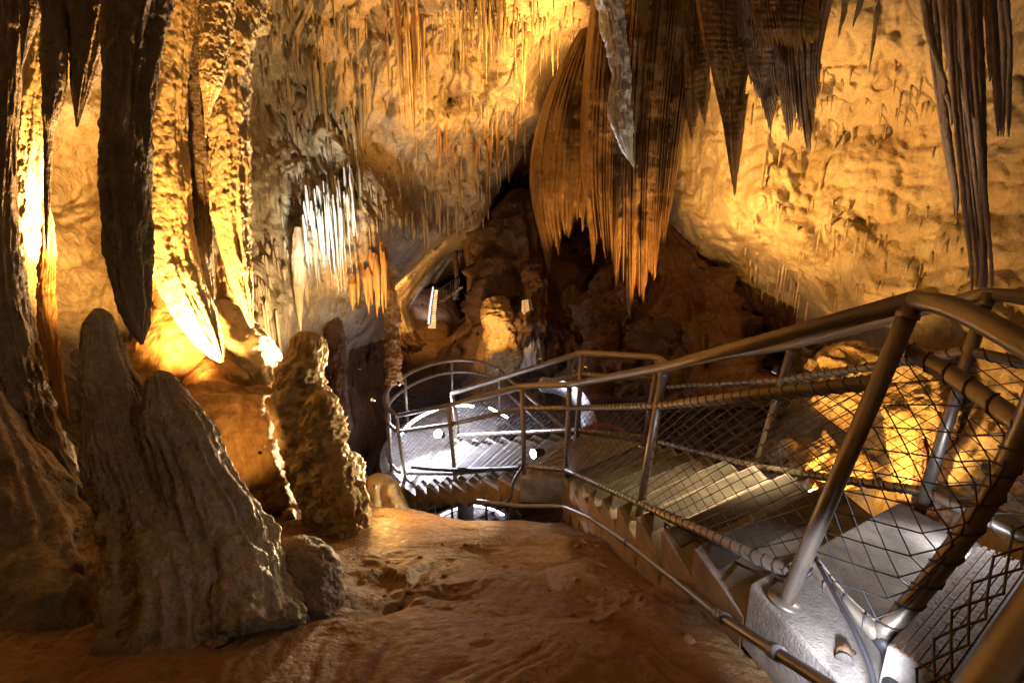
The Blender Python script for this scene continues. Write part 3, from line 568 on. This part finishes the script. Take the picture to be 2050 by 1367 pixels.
straw_mass('wall_ribs', [(1500,120,1900,330,50,15,45,5),(1450,400,1950,600,60,12,34,5)], 'wallr', 'countless small ribs and drips on the golden right wall')

# ------------------------------------------------------------------ stairs
def step_obj(parent, L0, L1, R1, R0, z, h, mat='concrete'):
    q = [np.array([p[0], p[1]]) for p in (L0, L1, R1, R0)]
    bot = [(*p, z-h) for p in q]; top = [(*p, z) for p in q]
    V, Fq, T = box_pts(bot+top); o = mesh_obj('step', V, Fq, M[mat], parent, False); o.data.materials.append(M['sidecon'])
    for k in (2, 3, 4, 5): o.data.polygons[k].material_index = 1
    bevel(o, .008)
    e = lambda A, B, f: A+(B-A)*f
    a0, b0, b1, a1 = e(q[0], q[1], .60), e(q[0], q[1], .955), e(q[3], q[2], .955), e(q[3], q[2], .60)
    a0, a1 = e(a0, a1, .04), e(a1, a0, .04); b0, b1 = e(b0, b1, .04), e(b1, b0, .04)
    V, Fq, T = box_pts([(*p, z-.002) for p in (a0, b0, b1, a1)]+[(*p, z+.004) for p in (a0, b0, b1, a1)]); mesh_obj('tread_shade_strip', V, Fq, M['shade_and_cap'], o, False)  # added dark strip paints a shade band across each tread
    return o
def flight(name, LA, LB, RA, RB, n, label, thick=.34, z0=None, z1=None, beam=.34):
    t = thing(name, label, 'stairs')
    LA, LB, RA, RB = [np.asarray(a, float) for a in (LA, LB, RA, RB)]
    z0 = LA[2] if z0 is None else z0; z1 = LB[2] if z1 is None else z1
    zs = [z0+(z1-z0)*(k+1)/n for k in range(n)]
    for k in range(n):
        a, b = k/n, (k+1)/n+.02
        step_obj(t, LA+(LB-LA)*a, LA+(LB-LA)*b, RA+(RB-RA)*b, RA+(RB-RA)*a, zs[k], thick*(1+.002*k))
    # sloping side beams
    for s, (A, B) in enumerate(((LA, LB), (RA, RB))):
        d = (B-A)[:2]; d = d/np.linalg.norm(d); nrm = np.array([-d[1], d[0]])*(.07 if s == 0 else -.07)*(1 if np.cross(d, (RA-LA)[:2]) > 0 else -1)
        a0, b0 = A[:2]+nrm*.2, B[:2]+nrm*.2; a1, b1 = a0+nrm, b0+nrm; dz = (z0-z1)/n
        zb0, zb1 = z0-dz*1.1, z1-dz*.9
        pts = [(*a0, zb0-beam), (*b0, zb1-beam), (*b1, zb1-beam), (*a1, zb0-beam), (*a0, zb0), (*b0, zb1), (*b1, zb1), (*a1, zb0)]
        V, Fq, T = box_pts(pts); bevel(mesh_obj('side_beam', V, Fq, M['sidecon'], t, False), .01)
    return t
ZL = 0.08; ZM = -1.42; ZP = -2.7    # upper landing, middle landing, platform levels
def slab(name, pts, z, h, mat, label=None, cat=None, parent=None, bv=.012):
    c = np.mean([p[:2] for p in pts], 0); n = len(pts)
    V = [(*p[:2], z-h) for p in pts]+[(*p[:2], z) for p in pts]+[(*c, z-h), (*c, z)]
    Fq = [[i, (i+1) % n, n+(i+1) % n, n+i] for i in range(n)]; T = [[2*n, (i+1) % n, i] for i in range(n)]+[[2*n+1, n+i, n+(i+1) % n] for i in range(n)]
    o = mesh_obj(name, np.array(V), Fq, M[mat], parent, False, T); bevel(o, bv); return tag(o, label, cat)
LA = PZ(1500, 1168, ZL); LB = PZ(1127, 962, ZM); RA = PZ(1800, 1005, ZL); RB = PZ(1300, 888, ZM)
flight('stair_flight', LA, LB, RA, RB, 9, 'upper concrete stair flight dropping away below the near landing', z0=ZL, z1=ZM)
slab('upper_landing', [PZ(1500, 1168, ZL), PZ(1800, 1005, ZL), PZ(1960, 1085, ZL), PZ(2300, 1500, ZL), PZ(2100, 1750, ZL), PZ(1760, 1450, ZL)], ZL+.004, .3, 'concrete', 'pale concrete landing in the bottom right corner', 'landing')
slab('middle_landing', [LB, RB, PZ(1155, 868, ZM), PZ(1040, 958, ZM)], ZM+.004-.0, .3, 'concrete', 'concrete landing where the two stair flights meet', 'landing')
FA = PZ(1040, 958, ZM); FB = PZ(812, 962, ZP+.16); GA = PZ(1155, 868, ZM); GB = PZ(905, 868, ZP+.16)
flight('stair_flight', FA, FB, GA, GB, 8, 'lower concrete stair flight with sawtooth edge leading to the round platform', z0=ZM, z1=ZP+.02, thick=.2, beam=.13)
# ribbed upper step at the right edge
rt = thing('ribbed_step', 'pale step with ribbed metal nosing at the right edge', 'step')
a, b = PZ(1955, 1090, ZL+.16), PZ(1775, 1290, ZL+.16); d_ = (b-a); d_[2] = 0; d_ /= np.linalg.norm(d_); n_ = np.array([-d_[1], d_[0], 0]); n_ = n_ if n_[0] > 0 else -n_
V, Fq, T = box_pts([(*(p[:2]), ZL-.05) for p in (a, b, b+n_*.8, a+n_*.8)]+[(*(p[:2]), ZL+.16) for p in (a, b, b+n_*.8, a+n_*.8)]); bevel(mesh_obj('tread', V, Fq, M['concrete'], rt, False), .01)
for k in range(6):
    p, q = a+n_*(.02+k*.022), b+n_*(.02+k*.022)
    V, Fq, T = box_pts([(*(x[:2]), ZL+.16) for x in (p, q, q+n_*.012, p+n_*.012)]+[(*(x[:2]), ZL+.168) for x in (p, q, q+n_*.012, p+n_*.012)]); mesh_obj('rib', V, Fq, M['sidecon'], rt, False)

# round platform
ZR = ZP+1.1
ring_px = [(1000,740),(972,727),(940,722),(905,722),(870,728),(834,740),(803,757),(780,776),(770,797),(774,815),(793,832)]
ring = [PZ(u, v, ZR) for u, v in ring_px]
ctr = np.mean(ring, 0)
outer = []
for p in ring:
    dd = (p-ctr); dd[2] = 0; outer.append(p+dd/np.linalg.norm(dd)*.22)
plat = [(*p[:2], 0) for p in catmull(np.array(outer), 40)]+[PZ(812, 975, ZP), PZ(905, 905, ZP), PZ(960, 885, ZP)]
slab('round_platform', plat, ZP, .35, 'concrete', 'round concrete platform bathed in cool white light', 'platform')

# ------------------------------------------------------------------ railings
def wrap(C, r, pitch=.075, wr=.0045):
    C = resample(C, .012); T, N, B = frames(C); s = np.arange(len(C))*np.linalg.norm(C[1]-C[0]); s = s+.012*np.sin(s*9)
    a = s/pitch*2*np.pi; W = C+(r+wr*.6)*(np.cos(a)[:, None]*N+np.sin(a)[:, None]*B)
    return pipe_data(W, wr, 4)
def chain(top, bot, cell=.07, wr=.0026):
    "chain-link between two polylines"
    top = resample(top, .02); bot = resample(bot, .02); n = max(len(top), len(bot)); f = lambda C: np.stack([np.interp(np.linspace(0, 1, n), np.linspace(0, 1, len(C)), C[:, k]) for k in range(3)], 1)
    top, bot = f(top), f(bot); Lr = np.linalg.norm(np.diff(top, axis=0), axis=1).sum(); Hh = np.linalg.norm(top-bot, axis=1).mean()
    nx = max(2, int(Lr/cell)); ny = max(2, int(Hh/cell*2)); A, Bq = [], []
    def at(x, y):
        x = np.clip(x/nx, 0, 1)*(n-1); i = np.minimum(x.astype(int), n-2); fr = (x-i)[:, None]; a = top[i]*(1-fr)+top[i+1]*fr; b = bot[i]*(1-fr)+bot[i+1]*fr
        y = (y/ny)[:, None]; p = a*(1-y)+b*y; sag = .005*noise(p*3, 8)[:, None]; return p+sag*np.array([1, 1, .5])
    for c in range(nx):
        j = np.arange(ny+1); x = c+.5+.52*np.where(j % 2 == 0, -1, 1); p = at(c+.5+.52*np.where((j+c) % 2 == 0, -1, 1), j.astype(float)); A.append(p[:-1]); Bq.append(p[1:])
    return segs_data(np.vstack(A), np.vstack(Bq), wr)
def railing(label, tops, feet, r=.031, frac_mid=.24, frac_bot=.90, extra_top=None, fill=.09, mesh=True, chain_wr=.0028, posts=None, name='railing', cell=.07, rail_ext=None):
    g = thing(name, label, 'railing'); tops = [np.asarray(p, float) for p in tops]; feet = [np.asarray(p, float) for p in feet]
    tp = list(tops)
    if rail_ext: tp = [np.asarray(p) for p in rail_ext[0]]+tp+[np.asarray(p) for p in rail_ext[1]]
    pipe('top_rail', fillet(tp, fill), r*1.05, M['steel'], g, 18)
    mid = [a+(b-a)*frac_mid for a, b in zip(tops, feet)]; bot = [a+(b-a)*frac_bot for a, b in zip(tops, feet)]
    for i, (a, b) in enumerate(zip(tops, feet)):
        if posts is None or i in posts:
            pipe('post', [a, a+(b-a)*.5, b], r*.92, M['steel'], g)
            dn = (b-a)/np.linalg.norm(b-a); pipe('foot_plate', [b-dn*.012, b+dn*.004], r*2.0, M['steel'], g, 16)
            pipe('weld_collar', [a+(b-a)*.035, a+(b-a)*.05], r*1.08, M['steel'], g, 14)
    mc, bc = fillet(mid, .04, 4), fillet(bot, .04, 4)
    pipe('middle_rail', mc, r*.85, M['steel'], g); pipe('bottom_rail', bc, r*.85, M['steel'], g)
    if mesh:
        V, Fq, T = join_data([wrap(mc, r*.85), wrap(bc, r*.85)]); mesh_obj('lashing_wire', V, Fq, M['wire'], g, True, T)
        off = mc*0; V, Fq, T = chain(mc, bc, cell, chain_wr); mesh_obj('chain_link_mesh', V, Fq, M['wire'], g, True)
    return g
# front (left hand) railing
T_ = [P(2290,770,1.15), P(1830,602,1.60), P(1330,735,3.2), P(1140,770,5.34), P(1045,772,5.63), P(897,812,6.7), P(793,832,7.8)]
F_ = [P(1765,1345,1.42), P(1572,1205,1.86), P(1278,1035,3.5), P(1133,958,5.62), P(1050,950,5.9), P(912,962,6.97), P(812,960,8.1)]
railing('front handrail and mesh running from the near corner post down to the platform', T_[1:], F_[1:])
# near panel whose post bows past the corner: rails and post drawn as bent tubes
g = thing('railing', 'nearest railing panel with thick bent pipes in the bottom right', 'railing')
pipe('top_rail', fillet([P(1830,600,1.60), P(1905,612,1.48), P(2010,665,1.33), P(2200,780,1.15)], .1), .0325, M['steel'], g, 20)
midc = np.array([P(1812,700,1.67), P(1900,748,1.52), P(1990,810,1.38), P(2062,862,1.28)]); botc = np.array([P(1622,1120,1.84), P(1680,1195,1.72), P(1762,1272,1.6)])
pc = catmull([P(2085,770,1.23), P(2052,855,1.29), P(1992,975,1.38), P(1905,1105,1.47), P(1825,1205,1.55), P(1762,1272,1.6)], 30)
pipe('post', pc, .028, M['steel'], g, 18); pipe('middle_rail', catmull(midc, 20), .028, M['steel'], g, 18); pipe('bottom_rail', catmull(botc, 14), .028, M['steel'], g, 18)
pipe('elbow', catmull([P(1762,1272,1.6), P(1785,1310,1.57), P(1790,1370,1.5), P(1786,1420,1.45)], 12), .03, M['blackplastic'], g, 16)
V, Fq, T = join_data([wrap(catmull(midc, 20), .028), wrap(catmull(botc, 14), .028), wrap(pc[4:], .028, .1)]); mesh_obj('lashing_wire', V, Fq, M['wire'], g, True, T)
tp2 = catmull([P(1812,720,1.67), P(1900,765,1.52), P(1990,830,1.38), P(2045,872,1.29), P(1992,975,1.38)], 20); bt2 = catmull([P(1622,1120,1.84), P(1680,1190,1.72), P(1755,1262,1.6), P(1790,1240,1.57), P(1860,1165,1.5)], 20)
V, Fq, T = chain(tp2, bt2, .072, .0028); mesh_obj('chain_link_mesh', V, Fq, M['wire'], g, True)
# back railing of the upper flight
TB = [P(2300,640,1.9), P(1980,585,2.25), P(1585,692,3.74), P(1345,738,5.0)]
FB_ = [P(2120,1180,2.0), P(1838,1032,2.55), P(1505,965,4.0), P(1300,885,5.2)]
railing('far side handrail and mesh of the upper stair flight', TB[:3]+[P(1345,732,5.0)], FB_[:3]+[P(1318,905,5.2)], r=.029, posts=(1, 2), frac_bot=.88)
# angled back railing of the landing
TM2 = [P(1318,716,5.5), P(1165,706,6.1), P(905,787,8.3)]; FM2 = [P(1290,893,5.8), P(1155,876,6.4), P(918,880,8.6)]
g2 = railing('far side handrail of the middle landing bending down towards the platform', TM2, FM2, r=.036, rail_ext=([P(1350,745,5.3)], []))
# platform ring
cr = catmull(np.array(ring), 40)
g3 = thing('railing', 'curved railing sweeping round the far side of the round platform', 'railing')
pipe('top_rail', cr, .036, M['steel'], g3); mr = cr-[0, 0, .26]; br = cr-[0, 0, .98]
pipe('middle_rail', mr, .03, M['steel'], g3); pipe('bottom_rail', br, .03, M['steel'], g3)
for k in (0, 11, 22, 29, 36): pipe('post', [cr[k], cr[k]-[0, 0, .6], cr[k]-[0, 0, 1.1]], .03, M['steel'], g3)
V, Fq, T = join_data([wrap(mr, .03, .09), wrap(br, .03, .09)]); mesh_obj('lashing_wire', V, Fq, M['wire'], g3, True, T)
V, Fq, T = chain(mr, br, .09, .003); mesh_obj('chain_link_mesh', V, Fq, M['wire'], g3, True)
# rail going down from platform to the lower turn
q0, q1 = ring[0], P(1140,880,8.4)
railing('handrail plunging from the platform to the flight beneath', [q0, P(1140,868,8.6)], [q0-[0, 0, 1.1], P(1150,985,9.0)], r=.032, frac_mid=.3)
# platform LED tube + steps down
ledpts = catmull([P(803,868,8.0), P(825,845,8.5), P(862,824,9.2), P(905,812,9.7), P(948,813,9.8)], 30)
o = pipe('led_strip', ledpts, .022, M['led'], None, 8); tag(o, 'glowing cool white light tube curving along the platform edge', 'light strip')
o = pipe('led_strip', [P(980,816,9.6), P(1015,835,9.2)], .02, M['led'], None, 8); tag(o, 'short glowing light tube at the head of the descending flight', 'light strip')
# white curved flight beyond
hs = thing('lower_stair_turn', 'brightly lit white curved stringer of the stair turning below the middle landing', 'stairs')
V, Fq, T = pipe_data(catmull([P(1085,770,8.6), P(1120,775,8.4), P(1155,795,8.2), P(1175,830,8.0), P(1182,860,7.9)], 20), .13, 10); mesh_obj('stringer', V, Fq, M['paint'], hs, True, T)
# lower level seen under the stairs
ZQ = -5.6
lp = [PZ(u, v, ZQ) for u, v in [(850,1060),(870,1030),(905,1014),(950,1010),(990,1018),(1025,1040),(1040,1075),(950,1140),(860,1110)]]
slab('lower_platform', lp, ZQ, .3, 'concrete', 'lower round platform glimpsed beneath the stair', 'platform')
arc = catmull([PZ(u, v, ZQ+.12) for u, v in [(866,1046),(885,1030),(915,1018),(950,1012),(985,1019),(1008,1030)]], 24)
tag(pipe('led_strip', arc, .022, M['ledlow'], None, 8), 'glowing light tube on the lower platform beneath the stair', 'light strip')
g4 = thing('railing', 'curved railing of the lower platform beneath the stair', 'railing')
lr = catmull([P(822,1060,9.6), P(822,1030,9.8), P(835,1005,10), P(860,990,10.3), P(900,984,10.6), P(960,984,10.6), P(1010,992,10.3), P(1030,1010,10)], 30)
pipe('top_rail', lr, .035, M['steel'], g4); pipe('middle_rail', lr*1.0+np.array([.12, -.1, -.2]), .03, M['steel'], g4)
for k in (10, 14, 21, 27): pipe('post', [lr[k], lr[k]-[0, 0, .5], lr[k]-[0, 0, 1.1]], .03, M['steel'], g4)
V, Fq, T = chain(lr-[0, 0, .2], lr-[0, 0, 1.0], .1, .003); mesh_obj('chain_link_mesh', V, Fq, M['wire'], g4, True)
tag(pipe('support_post', [P(932,960,9.0), P(932,1100,9.6)], .15, M['paint'], None, 24), 'grey steel support post under the stair', 'post')
# far lit stair
fs = thing('far_stair', 'small distant white stair climbing through the back passage', 'stairs')
for k in range(16):
    t = k/15; c = P(866+6*t*t, 652-t*72, 13.0+t*.6); w2 = .10-.02*t
    V, Fq, T = box_pts([c+np.array(x) for x in ((-w2,-.09,-.05),(w2,-.09,-.05),(w2,.09,-.05),(-w2,.09,-.05),(-w2,-.09,0),(w2,-.09,0),(w2,.09,0),(-w2,.09,0))]); mesh_obj('step', V, Fq, M['paint'], fs, False)
for k in range(9):
    t = k/8; c = P(884+t*36, 600-t*26, 14.0+t*1.0)
    V, Fq, T = box_pts([c+np.array(x) for x in ((-.04,-.12,-.04),(.10,-.12,-.04),(.10,.12,-.04),(-.04,.12,-.04),(-.04,-.12,0),(.10,-.12,0),(.10,.12,0),(-.04,.12,0))]); mesh_obj('step', V, Fq, M['paint'], fs, False)
    pipe('baluster', [c, c+np.array([0, 0, .32])], .01, M['steel'], fs, 6)
pipe('added_glow_tube', [P(858,648,12.9), P(862,610,13.2), P(867,575,13.5)], .02, M['farglow'], fs, 6)  # glowing tube added to whiten the far stair
pipe('handrail', [P(884,600,14)+[0, 0, .32], P(920,574,15)+[0, 0, .32]], .018, M['steel'], fs, 8); pipe('handrail', [P(857,650,12.9), P(860,600,13.3), P(866,572,13.6)], .02, M['steel'], fs, 8)

# conduit by the floor, cables, hose, junction cap
cg = thing('conduit', 'grey conduit pipe clipped along the stair side above the wet floor', 'pipe')
cc = fillet([P(955,1002,5.4), P(1035,1012,5.3), P(1128,1013,5.0), P(1180,1035,4.4), P(1255,1085,3.45), P(1345,1155,2.7), P(1440,1232,2.05), P(1530,1290,1.72), P(1660,1372,1.42), P(1760,1440,1.22)], .1)
pipe('tube', cc, .02, M['conduit'], cg)
for u, v, d in ((1255,1085,3.45), (1440,1232,2.05), (1458,1244,2.0), (1555,1306,1.66)):
    p = P(u, v, d); k = int(np.argmin(np.linalg.norm(cc-p, axis=1))); k = min(max(k, 1), len(cc)-2); dd = cc[k+1]-cc[k-1]; dd /= np.linalg.norm(dd); pipe('coupling', [cc[k]-dd*.025, cc[k]+dd*.025], .027, M['conduit'], cg)
def cable(pts, r, mat, label, name='cable'):
    return tag(pipe(name, catmull([P(*p) for p in pts], 40), r, M[mat], None, 8), label, 'cable')
cable([(825,935,7.7),(900,940,6.9),(1000,938,6.1),(1045,935,5.7)], .03, 'blackplastic', 'thick black cable strapped to the bottom rail above the sawtooth steps')
cable([(1045,935,5.65),(1028,965,5.6),(1022,995,5.5),(1012,1006,5.4)], .018, 'blackplastic', 'black cable looping down from the rail over the sawtooth steps')
cable([(1300,1030,3.4),(1400,1085,2.7),(1500,1138,2.2),(1590,1165,1.85),(1630,1135,1.8)], .007, 'blackplastic', 'thin black cable sagging under the near bottom rail')
cable([(1640,1130,1.78),(1675,1195,1.68),(1715,1270,1.58),(1745,1345,1.5),(1750,1400,1.45)], .009, 'blackplastic', 'black cable running down beside the near bottom rail')
cable([(1168,858,6.3),(1200,850,6.2),(1240,858,6.0),(1262,880,5.9)], .022, 'redhose', 'orange-red hose lying along the landing edge', 'hose')
jb = thing('junction_cap', 'round grey junction cap at the foot of the near bottom rail', 'junction box')
c = P(1690,1318,1.62); pipe('body', [c, c+np.array([.03, .05, .0])], .022, M['sidecon'], jb, 24); pipe('cap', [c-np.array([.006, .010, 0]), c], .026, M['shade_and_cap'], jb, 24); c2 = c+np.array([.02, .02, 0]); pipe('gland', [c2, c2+np.array([.03, .01, -.01])], .012, M['shade_and_cap'], jb, 16)
# pale beam beyond the near railing
o = mesh_obj('pale_beam', *box_pts([P(1868,1000,3.0), P(2050,1090,2.6), P(2070,1090,2.9), P(1880,995,3.3), P(1872,968,3.0), P(2060,1042,2.6), P(2080,1040,2.9), P(1882,965,3.3)])[:2], M['paint'], None, False); tag(o, 'pale blue painted beam beyond the near railing', 'beam')
# soft dark pipe closest to the camera
g5 = thing('railing', 'out-of-the-way brown pipe sweeping through the bottom right corner', 'railing')
pipe('pipe_rail', catmull([P(2160,1080,.95), P(2095,1190,.95), P(2025,1290,.95), P(1955,1400,.95), P(1920,1480,.95)], 24), .036, M['steel'], g5, 20)
V, Fq, T = chain(catmull([P(2070,1000,1.05), P(2000,1100,1.05), P(1900,1230,1.05), P(1800,1400,1.05)], 20), catmull([P(2100,1060,1.0), P(2030,1160,1.0), P(1940,1290,1.0), P(1860,1430,1.0)], 20), .035, .003); mesh_obj('chain_link_mesh', V, Fq, M['wire'], g5, True)

# ------------------------------------------------------------------ lamps
AMB = (1.0, .51, .13); WARM = (1.0, .72, .38); COOL = (.74, .78, 1.0)
def lamp(label, src, tgt, watts, col=AMB, ang=70, rad=.05, blend=.6, lens='amberlens', bs=.4, cat='lamp', world=False):
    p = Vector(src if world else P(*src)); q = Vector(P(*tgt)); d = (q-p).normalized()
    g = thing('cave_spotlight', label, cat)
    l = bpy.data.lights.new('spot_beam', 'SPOT'); l.energy = watts; l.color = col; l.spot_size = R(ang); l.spot_blend = blend; l.shadow_soft_size = rad
    o = bpy.data.objects.new('spot_beam', l); COL.objects.link(o); o.parent = g; o.location = p+d*.06; o.rotation_euler = d.to_track_quat('-Z', 'Y').to_euler()
    b = np.array(p-d*.16*bs); e = np.array(p); dd = np.array(d)
    pipe('housing', [b, b+dd*.02*bs, b+dd*.09*bs, e], np.array([.03, .045, .05, .07])*bs, M['blackplastic'], g, 16)
    pipe('lens', [e+dd*.001, e+dd*.006], .056*bs, M[lens], g, 16)
    return g
lamp('amber floodlight tucked behind the huge dark hanging column lighting the back wall', (262,575,3.9), (150,330,5.3), 270, ang=100)
lamp('amber floodlight behind the huge dark hanging column aimed at the dazzling yellow column', (244,500,3.8), (56,420,3.7), 800, ang=80)
lamp('amber floodlight behind the twin stalagmites at the foot of the broad golden column', (352,812,3.75), (380,420,4.3), 1100, AMB, 110)
lamp('amber floodlight behind the stout stalagmite lighting the cream ramp', (612,745,4.95), (440,520,4.5), 600, WARM, 95)
lamp('tiny floodlight in the dark gap lighting the right flank of the stout stalagmite', (745,800,5.3), (640,760,4.4), 120, WARM, 50, bs=.3)
lamp('floodlight behind the stout stalagmite lighting the grey stalactite wall', (640,800,5.0), (620,300,7), 380, WARM, 100)
lamp('cool white spotlight behind the stout stalagmite aimed at the white cluster', (612,705,5.2), (655,430,6.9), 420, (.8, .95, 1.0), 36, blend=1.0)
lamp('floodlight under the orange drapery fan', (720,740,6.7), (745,520,7.6), 190, AMB, 60, bs=.3)
lamp('floodlight behind the ribbed drapery lighting the golden ceiling', (1125,250,6.9), (960,60,7.4), 600, AMB, 120)
lamp('floodlight behind the central drapery lighting the right wall', (1305,430,6.75), (1600,300,7.5), 640, AMB, 98)
lamp('floodlight low in the dark below the golden right wall', (1600,770,5.4), (1650,420,6.6), 230, AMB, 100, bs=.3)
lamp('floodlight on the rock below lighting the spikes of the central drapery', (1380,730,5.0), (1285,470,6), 260, AMB, 48, bs=.3)
lamp('floodlight on the rock mass lighting the front of the draperies', (1080,720,5.6), (1180,330,6), 200, AMB, 48, bs=.3)
lamp('floodlight glowing in the far passage', (800,630,11.5), (870,560,15), 260, AMB, 110, bs=.5)
lamp('small bright lamp glaring on the craggy spur in the back chamber', (957,668,10.4), (985,620,11.4), 80, AMB, 150, lens='warmlens', bs=.6)
lamp('floodlight under the coral clump at right', (1640,1010,5.5), (1630,920,6.1), 130, AMB, 140)
lamp('floodlight behind the near post lighting the golden bulge', (1760,960,4.9), (1800,830,5.6), 170, AMB, 130)
lamp('floodlight behind the stout stalagmite skimming the wet floor', (752,975,4.85), (960,1085,4.1), 46, AMB, 100, .12, bs=.2)
lamp('small round spotlight clamped to the rail post above the platform', (877,868,6.6), (640,790,4.4), 1400, WARM, 60, lens='warmlens', bs=1.0)
lamp('small round spotlight clamped to the rail near the middle landing', (1068,908,5.45), (820,960,4.6), 170, WARM, 90, lens='warmlens', bs=.9)
lamp('added cool fill light by the platform rail whitening the round platform', (800,770,8.6), (890,900,8.0), 1900, COOL, 88, bs=.5)  # added fill, helps the light tubes whiten the platform
lamp('white floodlight at the far stair', (845,610,14.0), (880,610,15.5), 45, COOL, 110)
lamp('cool floodlight beneath the near railing corner', (1790,1440,1.22), (1610,1225,1.8), 46, COOL, 75, bs=.5)
lamp('added light near the far post brightening the upper stair treads', (1550,745,3.5), (1430,960,3.7), 95, WARM, 92, bs=.3)  # no lamp stands here; added to brighten the stair treads
lamp('cool floodlight behind the lit stair turn', (1150,740,8.0), (1140,800,8.2), 60, COOL, 110)
lamp('added fill light below the sloping handrail brightening the mauve draperies', (1540,790,4.2), (1600,150,4.6), 150, (1, .72, .45), 90, bs=.3)  # added fill, lifts the dark draperies and the organ-pipe group
lamp('floodlight on the far rail shining on the near landing', (2090,900,2.1), (1730,1130,2.0), 26, (.92, .9, 1.0), 75, bs=.25)
lamp('amber floodlight by the ledge lighting the sawtooth side of the stairs', (700,1010,4.9), (1000,975,6.4), 160, AMB, 50, bs=.3)
lamp('narrow cool spotlight on the middle landing rail aimed at the white stalactite', (1172,735,5.9), (1243,170,4.9), 420, COOL, 16, bs=.3)
lamp('small added warm fill light brightening the dark hanging columns', (1.3, .1, 1.3), (190,300,3.1), 30, (1, .7, .42), 38, .08, world=True)  # added fill so the dark left columns read as brown
lamp('tiny added amber fill light beside the twin spires brightening the amber mound', (520,905,3.75), (440,850,4.5), 16, AMB, 100, bs=.2)  # made-up lamp, keeps the mound from going black
lamp('added cool fill light low at the landing silvering the far side rails', (1950,1150,2.0), (1700,850,3.2), 22, COOL, 120, bs=.25)  # added to give the far rails a cool silver light
lamp('added warm fill light behind the viewer', (1.2, -1.0, 2.9), (1050,0,6), 16, (1, .74, .5), 70, .3, world=True)  # unseen fill, added as soft frontal light
lamp('small added fill light out of view brightening the twin stalagmites', (1.4, .2, .9), (330,850,2.6), 42, (1, .78, .55), 32, .06, world=True)  # unseen fill, added to lift the dark twin spires
